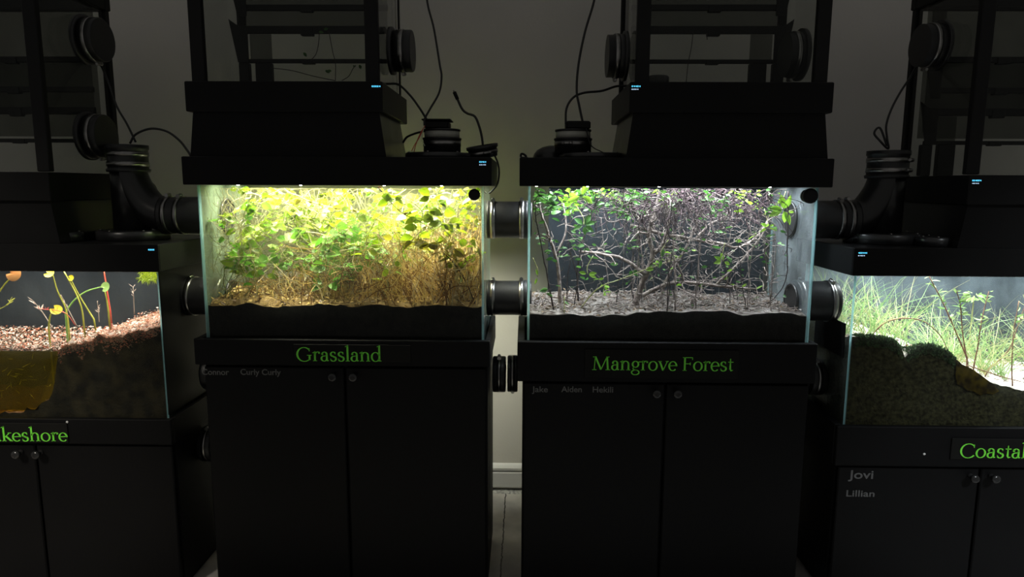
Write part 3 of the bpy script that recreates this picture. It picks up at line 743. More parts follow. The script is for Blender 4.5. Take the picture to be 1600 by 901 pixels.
def elbow(k, label, xv, xe, s):
    """sweep tee: vertical pipe off the hood with a curved branch to the side (s = +1 right, -1 left)"""
    dz = T[k]['dz']; z0 = HT + dz + (.026 if s > 0 else .028); zt = P(204 if s > 0 else 1388, 271 if s > 0 else 281, RY).z; zb_ = P(290, 336, RY).z if s > 0 else P(1310, 343, RY).z
    o = thing('sweep_elbow', label, 'pipe elbow', (xv, RY, z0), 'black sweep elbows')
    mb = MB(); r = .049
    mb.tube([(xv, RY, z0), (xv, RY, zt + .03)], r, 32)
    dxe = abs(xe - xv); h = zt - zb_
    pts = smooth([(xv, RY, zt + .02), (xv + s * .002, RY, zt - .01), (xv + s * dxe * .16, RY, zt - h * .42), (xv + s * dxe * .45, RY, zt - h * .80), (xv + s * dxe * .78, RY, zb_ + h * .02), (xe, RY, zb_)], 6)
    mb.tube(pts, r, 32); mb.build('pipe', M['pvc'], o)
    mb = MB(); zc0 = zt + .004; mb.lathe((xv, RY, zc0), (0, 0, 1), [(0, .056), (.008, .058), (.010, .053), (.062, .053), (.064, .056), (.076, .056), (.076, .046), (.02, .046)], 36); mb.build('collar', M['rubber'], o)
    for h, an in ((.022, 15), (.050, 25)):
        mb = MB(); clamp(mb, (xv, RY, zc0 + h), (0, 0, 1), .0535, .012, an if s > 0 else 180 - an - 20); mb.build('hose_clamp', M['steel'], o)
    return o, zb_
XE_L, XE_C = -.895, .800
_, zbl = elbow('L', 'black sweep elbow rising from the Lakeshore hood toward the Grassland tank', -1.134, -1.02, 1)
_, zbc = elbow('C', 'black sweep elbow rising from the Coastal hood toward the Mangrove tank', 1.018, .915, -1)
coupling('rubber_coupling', 'rubber coupling joining the Lakeshore elbow to the Grassland tank', (RY, zbl), -1.04, -.8635, .0525, cl_ang=(85, 80), pos=(-1.021, -.986))
coupling('rubber_coupling', 'rubber coupling joining the Coastal elbow to the Mangrove Forest tank', (RY, zbc), .7645, .936, .0535, cl_ang=(75, 95), pos=(.886, .914))
flange('round black flange under the Lakeshore sweep elbow', -1.134, RY, HT + T['L']['dz'], .096, .026)
flange('round black flange under the Coastal sweep elbow', 1.018, RY, HT + T['C']['dz'], .100, .028)
q = P(1458, 380, .06); flange('smaller black ring beside the funnel on the Coastal hood', q.x, .06, HT + T['C']['dz'], .046, .024)
q = P(105, 370, .06); flange('smaller black ring beside the funnel on the Lakeshore hood', q.x, .06, HT + T['L']['dz'], .040, .026)
q = P(132, 374, .12); mb = MB(); mb.cbox(q.x - .017, q.x + .017, .11, .13, HT + T['L']['dz'], HT + T['L']['dz'] + .016, .002); tag(mb.build('white_block', M['chip']), 'small white block lying between the rings on the Lakeshore hood', 'block')

def stack(label, x, y, s, r=.052):
    """pipe adapter with a white ring, a clamp and a fan box on top"""
    z = HT + .0175
    o = thing('pipe_adapter', label, 'pipe adapter', (x, y, z), 'adapters on the middle hoods')
    mb = MB(); mb.lathe((x, y, z), (0, 0, 1), [(0, r), (.034, r), (.036, r * 1.02), (.037, r * 1.02)], 36); mb.build('base_sleeve', M['rubber'], o)
    mb = MB(); clamp(mb, (x, y, z + .026), (0, 0, 1), r, .014, 5 if s > 0 else 200); mb.build('hose_clamp', M['steel'], o)
    mb = MB(); mb.lathe((x, y, z + .037), (0, 0, 1), [(0, r * .98), (0, r * 1.05), (.005, r * 1.05), (.006, r * .96)], 36); mb.build('lip', M['rubber'], o)
    mb = MB(); mb.lathe((x, y, z + .043), (0, 0, 1), [(0, r * .95), (.017, r * .95)], 36); mb.build('ring', M['whitering'], o)
    mb = MB(); mb.lathe((x, y, z + .060), (0, 0, 1), [(0, r * .96), (.002, r * 1.0), (.006, r * 1.0), (.0065, r * .8)], 36); mb.build('cap', M['rubber'], o)
    f = x - s * .012
    mb = MB(); mb.cbox(f - .034, f + .034, y - .034, y + .034, z + .066, z + .088, .004); mb.cbox(f - .04, f + .04, y - .04, y + .04, z + .088, z + .092, .001) if s > 0 else None
    mb.build('fan_box', M['frame'], o)
    return o
sg = P(691, 235, RY); sm_ = P(895, 235, RY)
flange('round black flange on the Grassland hood', sg.x - .012, RY, HT, .092); stack('pipe adapter with white ring on the Grassland hood', sg.x, RY, 1)
flange('round black flange on the Mangrove Forest hood', sm_.x + .055, RY, HT, .094); stack('pipe adapter with white ring on the Mangrove Forest hood', sm_.x, RY, -1, .051)
# dome elbow left of the mangrove adapter
o = thing('dome_elbow', 'black dome elbow lying left of the adapter on the Mangrove Forest hood', 'pipe elbow', (.035, .22, HT))
mb = MB(); q = P(856, 240, .25)
pts = [V((q.x + .036 - .036 * math.cos(a_ * math.pi / 12) * 1.0 + (.02 if a_ > 6 else 0) * (a_ - 6) / 6, .25, HT + .048 * math.sin(min(a_, 6) * math.pi / 12) - .044)) for a_ in range(0, 13)]
mb.lathe((q.x + .012, .25, HT - .0), (0, 0, 1), [(0, .056), (.012, .056), (.022, .052), (.032, .044), (.040, .030), (.0445, .012), (.045, .002)], 32)
mb.build('dome', M['pvc'], o)
mb = MB(); mb.tube([(q.x + .02, .25, HT + .02), (q.x + .06, .25, HT + .022)], .02, 20); mb.build('outlet', M['pvc'], o)
q = P(817, 243, .10)
o = thing('cable_clip', 'small black clip on the left corner of the Mangrove Forest hood', 'clip', (q.x, .1, HT))
mb = MB(); mb.cbox(q.x - .008, q.x + .014, .09, .11, HT, HT + .006, .002); mb.build('base', M['frame'], o)
mb = MB(); mb.tube(smooth([(q.x - .006, .1, HT + .006), (q.x - .004, .1, HT + .014), (q.x + .004, .1, HT + .012), (q.x + .010, .1, HT + .006)]), .003, 8); mb.build('loop', M['frame'], o)
# tilted open collar at the right end of the Grassland hood
q = P(755, 236, .20)
o = thing('open_collar', 'tilted open black collar at the right end of the Grassland hood', 'pipe collar', (q.x, .2, HT))
ax = V((-.16, -.12, 1)).normalized(); base = V((q.x, .20, HT + .004))
mb = MB(); mb.lathe(base - ax * .010 + V((0, 0, .014)), ax, [(0, .040), (.024, .042), (.026, .046), (.034, .046), (.034, .039), (.004, .037)], 36); mb.build('collar', M['rubber'], o)
mb = MB(); clamp(mb, base + ax * .010 + V((0, 0, .008)), ax, .043, .010, 200); mb.build('hose_clamp', M['steel'], o)

# knobs on the front glass
for px, py, r, lb in ((741, 304, .0152, 'round black magnet knob on the Grassland front glass'), (1266, 306, .0195, 'round black magnet knob on the Mangrove Forest front glass')):
    p = P(px, py, -.01); o = thing('magnet_knob', lb, 'knob', (p.x, -.0005, p.z), 'knobs on the front glass')
    mb = MB(); mb.lathe((p.x, -.0005, p.z), (0, -1, 0), [(0, r * .9), (.004, r * .9), (.005, r), (.012, r), (.0145, r * .9), (.0155, r * .6)], 32); mb.build('cap', M['frame'], o)
    mb = MB(); mb.lathe((p.x, .0065, p.z), (0, 1, 0), [(0, r * .85), (.008, r * .85)], 24); mb.build('inner_magnet', M['frame'], o)
# white specks on the rims
for px, py, nm in ((1444, 709, 'C'), (105, 659, 'L')):
    p = P(px, py, -.023); mb = MB(); mb.lathe((p.x, -.0226, p.z), (0, -1, 0), [(-.0005, .003), (.001, .0035), (.0016, .0015)], 10)
    tag(mb.build('paint_chip', M['chip']), 'white speck on the rim of the %s stand' % LBL[nm], 'speck')

for lb, Y, lines, lv in (('dark leggy vine growing inside the Grassland upper tank', .20, [[(524, 126), (524, 98), (520, 82), (513, 45)], [(524, 126), (490, 119), (455, 110), (422, 106)], [(534, 126), (545, 119), (551, 108), (556, 102)], [(484, 96), (494, 84), (498, 66), (499, 50)]], [(508, 110), (518, 111), (555, 103), (561, 101), (474, 82), (498, 50), (506, 47)]),
                          ('dark cable hanging inside the Mangrove Forest upper tank', .18, [[(1083, 50), (1080, 75), (1075, 100), (1072, 130)], [(1104, 52), (1105, 62)]], [])):  # second entry is a cable, built like the vine
    p = P(*lines[0][-1 if not lv else 0], Y); o = thing('bare_vine', lb, 'vine', p)
    mb = MB()
    for ln in lines: mb.tube(smooth([P(x, y, Y) for x, y in ln], 5), .0011, 5)
    mb.build('stem', M['darkbark'], o)
    if lv:
        mb = MB()
        for x, y in lv: d = V((R(-1, 1), R(-.3, .3), R(-.6, .2))); mb.leaf(P(x, y, Y), d, (R(-.3, .3), -1, .3), .014, .009)
        mb.build('leaves', M['mleaf'], o)

# ---- cables --------------------------------------------------------------------------------
def cable(label, pts, Y, r=.0032, mat='wire', extra=None):
    q = smooth([P(x, y, (Y if not isinstance(Y, (list, tuple)) else Y[i])) for i, (x, y) in enumerate(pts)], 8)
    if extra is None:
        mb = MB(); mb.tube(q, r, 8); return tag(mb.build('cable', M[mat]), label, 'cable', 'loose cables above the hoods')
    o = thing('cable', label, 'cable', q[-1], 'loose cables above the hoods')
    mb = MB(); mb.tube(q, r, 8); mb.build('sheath', M[mat], o); extra(o, q); return o
def strands(o, q):
    for i, (mt_, pts) in enumerate((('redwire', [(664, 196), (655, 215), (648, 226), (643, 236)]), ('redwire', [(663, 198), (657, 208), (651, 222), (647, 237)]), ('whitewire', [(663, 196), (660, 210), (660, 220), (664, 228)]))):
        mb = MB(); mb.tube(smooth([P(x, y, .10) for x, y in pts], 6), .0012, 6); mb.build('strand', M[mt_], o)
    a = o
cable('long black cable hanging from above onto the Grassland adapter', [(640, -420), (652, -180), (664, -40), (668, 5), (678, 45), (687, 100), (690, 120), (686, 145), (672, 170), (664, 185), (663, 196)], .10, .0028, 'wire', strands)
cable('black cable arcing from the Grassland upper hood to its adapter', [(604, 131), (622, 132), (640, 148), (655, 168), (667, 187)], [.18, .15, .14, .14, .15])
cable('short black cable looping behind the Grassland funnel', [(630, 222), (636, 214), (650, 208), (664, 204), (668, 196)], [.2, .18, .15, .14, .13], .003)
def plug(o, q):
    d = (q[0] - q[3]).normalized(); mb = MB(); mb.tube([q[0] - d * .004, q[0] + d * .018], [.0052, .0056], 10)
    mb.build('plug', M['frame'], o)
    mb = MB(); mb.tube([q[0] + d * .018, q[0] + d * .023], .0028, 8); mb.build('tip', M['steel'], o)
cable('black cable with a loose plug standing above the open collar', [(714, 153), (722, 170), (730, 177), (742, 182), (749, 198), (753, 215), (755, 232)], .2, .0034, 'wire', plug)
cable('thin black cable drooping at the right end of the Grassland hood', [(773, 243), (778, 255), (780, 270), (777, 288), (768, 299), (764, 302)], .2, .0026)
cable('long black cable hanging from above onto the Mangrove Forest adapter', [(955, -420), (945, -180), (934, -40), (928, 2), (914, 50), (904, 100), (901, 140), (905, 165), (912, 198)], .14, .0032)
cable('black cable arcing from the Mangrove Forest upper hood to its adapter', [(978, 134), (962, 135), (940, 142), (912, 145), (895, 153), (885, 170), (884, 194)], [.22, .2, .18, .16, .15, .15, .15])
cable('thin black wires beside the Mangrove Forest adapter', [(916, 200), (921, 222), (928, 231), (938, 236), (944, 239)], .12, .0014)
cable('black cable dropping from the Lakeshore upper tank to its elbow', [(150, 78), (157, 100), (168, 125), (182, 165), (198, 193), (212, 222)], [.24, .22, .2, .18, .16, .16], .003)
cable('black cable arcing from the Lakeshore elbow to the Grassland hood', [(203, 224), (212, 210), (235, 201), (260, 205), (280, 219), (292, 234), (298, 243)], [.16, .16, .15, .13, .1, .06, .03], .0032)
cable('black looped cable above the Coastal elbow', [(1436, 94), (1424, 118), (1408, 142), (1393, 170), (1385, 195), (1386, 215), (1388, 232), (1375, 220), (1366, 208), (1375, 200), (1386, 228)], [.24, .22, .2, .18, .16, .16, .16, .16, .17, .17, .16], .003)
cable('thin black cable behind the Lakeshore elbow', [(232, 285), (240, 288), (246, 300), (243, 308), (238, 312)], .22, .0022)

# ------------------------------------------------------------------ soil and water
def soil(name, k, zf, mats, label, seg=(70, 26), cat='soil'):
    t = T[k]; x0, x1 = t['x0'] + .0068, t['x1'] - .0068; y0, y1 = (.0120 if k == 'C' else .0068), .3132; zb = .7188 + t['dz']
    mb = MB(); nx, ny = seg
    for j in range(ny + 1):
        for i in range(nx + 1):
            x = x0 + (x1 - x0) * i / nx; y = y0 + (y1 - y0) * j / ny; mb.v.append((x, y, zf(x, y)))
    for j in range(ny):
        for i in range(nx):
            a = j * (nx + 1) + i; mb.face((a, a + 1, a + nx + 2, a + nx + 1), 0, True)
    def skirt(ids, flip):
        b = len(mb.v)
        for i in ids: mb.v.append((mb.v[i][0], mb.v[i][1], zb))
        for q in range(len(ids) - 1):
            f = (ids[q], b + q, b + q + 1, ids[q + 1]); mb.face(f[::-1] if flip else f, 1)
    W_ = nx + 1
    skirt(list(range(W_)), False); skirt([ny * W_ + i for i in range(W_)], True)
    skirt([j * W_ for j in range(ny + 1)], True); skirt([j * W_ + nx for j in range(ny + 1)], False)
    return tag(mb.build(name, mats), label, cat, kind='stuff')
def nz(x, y, s, a, o=0): return a * mnoise.noise(V((x * s + o, y * s, o * 1.7)))
def zG(x, y): return .838 + .010 * (y > .02) + nz(x, y, 14, .010, 3) + nz(x, y, 50, .005, 5) + .012 * y / .3
def zM(x, y): return .822 + nz(x, y, 7, .012, 11) + nz(x, y, 30, .007, 15) + .010 * y / .3
def lerp(x, pts):
    if x <= pts[0][0]: return pts[0][1]
    for (a, b_), (c, d) in zip(pts, pts[1:]):
        if x <= c: return b_ + (d - b_) * (x - a) / (c - a)
    return pts[-1][1]
def pxz(lst, Y=.008):
    return [(P(x, y, Y).x, P(x, y, Y).z) for x, y in lst]
LKP = pxz([(-500, 650), (0, 646), (55, 640), (84, 610), (92, 552), (110, 541), (160, 530), (200, 522), (255, 512)])
def zL(x, y): return lerp(x, LKP) + nz(x, y, 16, .014, 21) + nz(x, y, 60, .010, 22) + .020 * (y / .3) * max(0, min(1, (x + 1.35) / .2)) - .012 * max(0, min(1, (-1.30 - x) / .1)) * (y / .3)
CKP = pxz([(1325, 527), (1345, 523), (1375, 524), (1400, 532), (1410, 545), (1416, 560), (1424, 548), (1440, 541), (1460, 540), (1480, 550), (1498, 566), (1530, 590), (1565, 604), (1600, 612), (1800, 622)])
CKB = pxz([(1325, 535), (1400, 545), (1470, 565), (1520, 590), (1600, 612), (1800, 622)])
def zC(x, y):
    f = max(0, 1 - (y - .008) / .05); f = f * f * (3 - 2 * f)
    return lerp(x, CKP) * f + lerp(x, CKB) * (1 - f) + nz(x, y, 18, .006, 31) + nz(x, y, 55, .005, 33) + .018 * y / .3
soil('soil_bed', 'G', zG, [M['strawsoil'], M['peat']], 'black peat bed in the Grassland terrarium')
soil('soil_bed', 'M', zM, [M['litter'], M['peat']], 'black peat bed with grey litter in the Mangrove Forest terrarium')
soil('soil_bed', 'L', zL, [M['redsoil'], M['peatlake']], 'dark soil bank in the Lakeshore terrarium')
soil('soil_bed', 'C', zC, [M['sand'], M['peatcoast']], 'dark soil under pale sand in the Coastal terrarium', (110, 34))
POOL_Z = P(40, 548, .008).z
ZF = {'G': zG, 'M': zM, 'L': zL, 'C': zC}
def inx(k, u): return T[k]['x0'] + .012 + u * (T[k]['x1'] - T[k]['x0'] - .024)

# ------------------------------------------------------------------ loose ground cover
def litter(name, k, n_, mats, label, size, zoff=.002, dens=None, up=.5, cat='litter'):
    mb = MB(); zw_ = POOL_Z if k == 'L' else 0
    for _ in range(n_):
        for tries in range(20):
            u, y = random.random(), .012 + random.random() ** 1.3 * .29
            x = inx(k, u)
            if dens is None or random.random() < dens(x, y): break
        z = max(ZF[k](x, y), zw_) + R(0, zoff)
        d = rdir(-.3, .5); L = R(*size)
        if y < .02: d.y = abs(d.y)
        mb.leaf((x, y, z), d, rdir(up, 1), L, L * R(.35, .7), R(-.3, .4), R(-.4, .5), random.randrange(len(mats)))
    return tag(mb.build(name, mats), label, cat, kind='stuff')
litter('leaf_litter', 'M', 1500, [M['lit4'], M['lit3'], M['lit3'], M['bark']], 'grey fallen leaves on the Mangrove Forest soil', (.005, .013), .005, lambda x, y: 1 if y > .07 + .05 * mnoise.noise(V((x * 9, 0, 4))) else .25)
litter('leaf_litter', 'L', 6500, [M['lit1'], M['lit1'], M['lit2'], M['lit3'], M['lit3'], M['sprig']], 'red and pale leaf litter on the Lakeshore bank', (.0025, .008), .012)
litter('seedlings', 'L', 260, [M['sprig'], M['lit1'], M['lit2']], 'tiny pale sprouts standing in the Lakeshore litter', (.008, .020), .010, None, .5, 'sprouts')
mb = MB()
for _ in range(1500):
    px = R(88, 249); x = P(px, 520, .0066).x; z = zL(x, .0068); d = rdir(-.6, .6); d.y *= .06; dp = random.random() ** 2 * .035 * (.5 + .8 * abs(mnoise.noise(V((x * 30, 2, 1)))) * 2)
    L = R(.0025, .007); mb.leaf((x, .00665, z - dp), d, V((0, -1, 0)), L, L * R(.3, .6), 0, 0, random.randrange(3))
tag(mb.build('pressed_litter', [M['lit1'], M['lit3'], M['lit3']]), 'red brown litter pressed against the Lakeshore front glass', 'litter', kind='stuff')
litter('sand_debris', 'C', 900, [M['lit4'], M['lit2'], M['ctwig']], 'pale debris on the Coastal sand', (.004, .011), .003, lambda x, y: 1 if y > .05 else .1)
litter('leaf_litter', 'G', 900, [M['straw'], M['lit3'], M['straw']], 'brown leaf litter on the Grassland soil', (.006, .018), .006)
mb = MB()
for _ in range(420):
    x, y = inx('M', random.random()), R(.015, .30); z = zM(x, y) + .003
    d = rdir(-.1, .25); L = R(.015, .06); y2 = min(.305, max(.01, y + d.y * L))
    mb.tube(smooth([(x, y, z), (x + d.x * L * .5, (y + y2) / 2, z + R(0, .014)), (min(max(x + d.x * L, T['M']['x0'] + .01), T['M']['x1'] - .01), y2, z + max(0, d.z) * L)], 3), R(.0005, .0013), 4)
tag(mb.build('fallen_twigs', M['bark']), 'fallen twigs scattered on the Mangrove Forest litter', 'twigs', kind='stuff')

# ------------------------------------------------------------------ grassland planting
def wander(b, d, l, n_, jit, box, droop=0.):
    p = V(b); d = V(d).normalized(); pts = [p.copy()]
    for i in range(n_):
        d = (d + V((R(-jit, jit), R(-jit, jit) * .7, R(-jit, jit) - droop))).normalized(); p = p + d * (l / n_)
        p.x = min(max(p.x, box[0]), box[1]); p.y = min(max(p.y, .012), .306); p.z = min(max(p.z, box[2]), box[3]); pts.append(p.copy())
    return pts
def dry_grass():
    t = T['G']; box = (t['x0'] + .011, t['x1'] - .011, .845, 1.15)
    mb = MB()
    for _ in range(2000):
        u = random.random() ** .5; x = inx('G', u); y = R(.014, .30); z = zG(x, y)
        h = R(.08, .25) * (.3 + .8 * min(1, (u / .75) ** 1.5))
        mb.blade(smooth(wander((x, y, z), (R(-.5, .5), R(-.3, .3), 1), h, 6, .42, box, .07), 2), R(.0013, .0027), None, random.choice((0, 0, 1, 1, 2)))
    for _ in range(700):   # fallen and crossing stalks
        u = random.random() ** .6; x = inx('G', u); y = R(.014, .30); z = zG(x, y) + random.random() ** 2 * .15
        a = R(0, 6.28)
        mb.blade(smooth(wander((x, y, z), (math.cos(a), math.sin(a) * .5, R(-.3, .5)), R(.04, .14), 4, .3, box), 2), R(.0013, .0025), None, random.choice((0, 1, 2)))
    tag(mb.build('dry_grass', [M['straw'], M['straw2'], M['straw3']]), 'tan dry grass thicket filling the right of the Grassland terrarium', 'grass', kind='stuff')
    mb = MB()
    for _ in range(950):
        u = random.random() ** 1.7; x = inx('G', u); y = R(.02, .30); z = zG(x, y) + R(0, .26)
        mb.blade(smooth(wander((x, y, z), (R(-1, 1), R(-.4, .4), R(.1, 1)), R(.08, .22), 6, .4, box, .03), 2), R(.0008, .0017))
    tag(mb.build('thin_grass', M['paleblade']), 'fine pale green grass among the Grassland vines', 'grass', kind='stuff')
dry_grass()

def clampG(p):
    p.x = min(max(p.x, T['G']['x0'] + .016), T['G']['x1'] - .016); p.y = min(max(p.y, .016), .304); p.z = min(p.z, 1.152)
    return p
def vine(u, y, h, mat, label, group, nleaf, lsz):
    x = inx('G', u); z = zG(x, y)
    o = thing('leafy_vine', label, 'vine', (x, y, z), group)
    p = V((x, y, z)); d = V((R(-.4, .4), R(-.2, .2), 1)).normalized(); pts = [p.copy()]; n_ = 16
    for i in range(n_):
        d = (d + V((R(-.5, .5), R(-.35, .35), R(-.25, .35 if i < 10 else .1)))).normalized()
        if p.z > 1.12: d.z = -abs(d.z) * .4
        p = clampG(p + d * (h / n_)); pts.append(p.copy())
    q = smooth(pts, 3); ms = MB(); ms.tube(q, [.0014 * (1 - .5 * i / len(q)) for i in range(len(q))], 4)
    mb = MB()
    for _ in range(nleaf):
        i = int(len(q) * (.18 + .82 * random.random())); i = min(i, len(q) - 1); b = q[i]
        d = rdir(-.35, .45); pl = R(.006, .022); e = b + d * pl
        L = R(*lsz); tip = e + d * L
        if not (T['G']['x0'] + .008 < tip.x < T['G']['x1'] - .008 and .008 < tip.y < .31 and tip.z < 1.157): continue
        ms.tube([b, e], .0007, 3, False)
        mb.leaf(e, d + V((0, 0, R(-.4, .1))), rdir(.1, 1), L, L * R(.6, .82), R(0, .25), R(0, .4),
                stat=((0, .08), (.14, .7), (.38, 1.), (.66, .8), (.88, .36), (1., .02)))
    ms.build('stem', M['gstem'], o); mb.build('foliage', mat, o)
gl_ = [('broad leafed green vine low in the middle of the Grassland tangle', 'green vines in the middle of the Grassland tank', (.28, .68), 6, [2, 1, 2], (.026, .044), (.12, .26)),
       ('yellow-green leafy vine tangled across the left of the Grassland tank', 'vines left in the Grassland tank', (.02, .34), 15, [1, 2, 0, 2, 1], (.018, .036), (.22, .46)),
       ('yellow-green leafy vine tangled in the middle of the Grassland tank', 'vines amid the Grassland tank', (.34, .66), 15, [0, 1, 0, 1, 3, 2], (.020, .042), (.26, .48)),
       ('golden-green leafy vine climbing over straw on the Grassland tank right', 'vines right in the Grassland tank', (.66, .98), 13, [0, 3, 1, 0], (.018, .037), (.30, .46))]
for lb, gr, (u0, u1), n_, mats, lsz, hh in gl_:
    for i in range(n_):
        vine(R(u0, u1), R(.03, .29), R(*hh), LEAFM[random.choice(mats)], lb, gr, random.randint(22, 34), lsz)
for lb, ln, r in (('dark bare stem slanting across the upper right of the Grassland tank', [(590, 292, .03), (625, 330, .03), (660, 348, .03), (690, 370, .04)], .0013),
                  ('dark leaning stalk low on the right of the Grassland tank', [(745, 482, .03), (728, 440, .03), (708, 410, .03), (690, 392, .04)], .0018),
                  ('long pale stem crossing the middle of the Grassland tank', [(530, 392, .03), (590, 382, .03), (640, 375, .03), (700, 340, .04)], .0010)):
    q = smooth([P(*a) for a in ln], 6); o = thing('bare_sapling', lb, 'stem', q[0]); mb = MB(); mb.tube(q, [r * (1 - .4 * i / len(q)) for i in range(len(q))], 6); mb.build('stalk', M['darkbark'] if 'dark' in lb else M['straw3'], o)
    mb = MB()
    for _ in range(3): mb.leaf(random.choice(q), rdir(-.3, .6), (0, -1, .5), .012, .006)
    mb.build('leaves', M['straw2'], o)
# dense upper growth reaching down from the hood
for i in range(16):
    u = (i + R(.1, .9)) / 16; x = inx('G', u); y = R(.04, .28)
    o = thing('trailing_vine', 'bright trailing vine hanging under the Grassland light hood', 'vine', (x, y, 1.15), 'trailing vines under the Grassland hood')
    p = V((x, y, 1.15)); pts = [p.copy()]; d = V((R(-1, 1), R(-.4, .4), -.35)).normalized()
    for _ in range(10):
        d = (d + V((R(-.6, .6), R(-.35, .35), R(-.45, .32)))).normalized(); p = clampG(p + d * .022); p.z = max(p.z, .93); pts.append(p.copy())
    q = smooth(pts, 3); mb = MB(); mb.tube(q, .001, 4); mb.build('stem', M['gstem'], o); mb = MB()
    for _ in range(24):
        b = random.choice(q); d = rdir(-.5, .3); L = R(.013, .026); e = b + d * R(.004, .014)
        tip = e + d * L
        if not (T['G']['x0'] + .008 < tip.x < T['G']['x1'] - .008 and .008 < tip.y < .31 and tip.z < 1.157): continue
        mb.tube([b, e], .0005, 3, False); mb.leaf(e, d, rdir(.0, 1), L, L * R(.6, .8), R(0, .25), R(0, .4), stat=((0, .08), (.14, .7), (.38, 1.), (.66, .8), (.88, .36), (1., .02)))
    mb.build('foliage', LEAFM[random.choice((0, 1, 1, 2, 3))], o)

# ------------------------------------------------------------------ mangrove planting
def inM(p, top=1.154):
    p = V(p); p.x = min(max(p.x, T['M']['x0'] + .014), T['M']['x1'] - .014); p.y = min(max(p.y, .014), .306); p.z = min(p.z, top); return p
def twigs(mb, q, n_, L, r, zb=(-.5, .7), kids=1):
    ends = []
    for _ in range(n_):
        b = q[int(len(q) * R(.2, .98))]; d = rdir(*zb); p = V(b); pts = [p.copy()]; l = R(*L)
        for _k in range(4):
            d = (d + V((R(-.5, .5), R(-.3, .3), R(-.4, .4)))).normalized(); p = inM(p + d * l / 4); pts.append(p.copy())
        s_ = smooth(pts, 3); mb.tube(s_, [r * (1 - .6 * i / len(s_)) for i in range(len(s_))], 4, False); ends.append(p.copy())
        if kids and random.random() < .7: ends += twigs(mb, s_, 2, (L[0] * .5, L[1] * .6), r * .6, zb, 0)
    return ends
def leaves(mb, ends, n_, L):
    for _ in range(n_):
        b = random.choice(ends); d = rdir(-.4, .5); l = R(*L)
        if inM(b + d * l) != b + d * l: continue
        mb.leaf(b, d, rdir(.0, 1), l, l * R(.40, .55), R(0, .3), R(-.1, .4))
def sapling(label, lines, rad, ntw, L, nlv, bark='bark', lsz=(.014, .026), group=None, lmat='mleaf', name='mangrove_sapling'):
    rad *= 1.25 if rad > .004 else 1.
    q0 = [P(*a) for a in lines[0]]
    q0[0].z = min(q0[0].z, zM(q0[0].x, q0[0].y)) if lines[0][0][1] > 470 else q0[0].z
    o = thing(name, label, 'sapling', q0[0], group)
    mb = MB(); ends = []
    for k_, ln in enumerate(lines):
        q = smooth([inM(P(*a)) for a in ln] if k_ else [q0[0]] + [inM(v_) for v_ in q0[1:]], 5); r = rad if k_ == 0 else rad * .62
        q = [v_ + V((R(-1, 1), R(-1, 1), R(-1, 1))) * .0012 for v_ in q]
        mb.tube(q, [r * (1 - .55 * i / len(q)) for i in range(len(q))], 7)
        ends += twigs(mb, q, ntw, L, r * .34) + [q[-1]]
    mb.build('branches', M[bark], o)
    if nlv:
        mb = MB(); leaves(mb, ends, nlv, lsz)
        if mb.f: mb.build('leaves', M[lmat], o)
    return o
sapling('pale sapling leaning beside the left glass of the Mangrove tank', [[(875, 486, .12), (874, 440, .12), (868, 400, .12), (857, 365, .11), (846, 335, .10), (842, 310, .1)], [(868, 400, .12), (884, 360, .13), (880, 318, .14)]], .0048, 6, (.03, .09), 26)
sapling('slim dark sapling rising near the left glass of the Mangrove tank', [[(866, 488, .06), (857, 440, .06), (847, 390, .06), (838, 345, .05), (836, 315, .05)]], .0026, 7, (.02, .07), 14, 'darkbark')
sapling('slim sapling with small green leaves left of the Mangrove tank middle', [[(905, 482, .15), (902, 430, .15), (911, 375, .16), (930, 330, .16), (940, 300, .16)], [(902, 430, .15), (888, 380, .15), (893, 330, .15)]], .0032, 8, (.03, .10), 40, 'darkbark')
sapling('thickest forked trunk in the middle of the Mangrove tank', [[(990, 482, .14), (1002, 445, .14), (1015, 415, .13), (1019, 392, .13), (1013, 365, .13), (1022, 335, .13), (1030, 302, .13)], [(1017, 402, .13), (1036, 380, .12), (1044, 345, .11), (1040, 310, .1)], [(1010, 430, .13), (975, 405, .14), (935, 396, .16), (905, 392, .18)]], .0078, 9, (.03, .11), 34)
sapling('knotted low branch lying across the right of the Mangrove tank', [[(1004, 462, .10), (1035, 446, .10), (1066, 441, .10), (1117, 446, .10), (1150, 449, .10), (1182, 452, .11)], [(1117, 446, .10), (1143, 422, .10), (1172, 392, .11), (1194, 362, .12), (1204, 330, .12)], [(1068, 440, .10), (1062, 420, .1), (1046, 395, .11)]], .0052, 10, (.03, .09), 22, lmat='mleafy')
sapling('pale horizontal branch crossing the middle of the Mangrove tank', [[(985, 352, .18), (1040, 366, .17), (1085, 374, .16), (1125, 380, .16), (1152, 386, .16), (1180, 372, .16), (1200, 345, .16)], [(1085, 374, .16), (1110, 350, .17), (1140, 335, .18)]], .0046, 12, (.03, .09), 20)
sapling('thin hanging vine stem near the right glass of the Mangrove tank', [[(1232, 298, .10), (1231, 340, .10), (1230, 385, .10), (1229, 430, .10), (1215, 460, .11), (1180, 487, .12)]], .0022, 3, (.02, .05), 6, 'darkbark', name='hanging_vine')
sapling('arching green stem crossing the Mangrove tank from lower left', [[(905, 484, .08), (935, 450, .08), (975, 434, .08), (1022, 416, .09), (1062, 402, .10)]], .0020, 2, (.02, .05), 16, 'gstem', name='arching_stem', lmat='mleafy')
sapling('brown sapling right of the thickest Mangrove trunk', [[(1030, 482, .2), (1040, 440, .2), (1075, 380, .21), (1095, 330, .2), (1102, 300, .2)], [(1050, 420, .2), (1030, 370, .2), (1002, 330, .2)]], .0042, 10, (.03, .10), 16, 'bark')
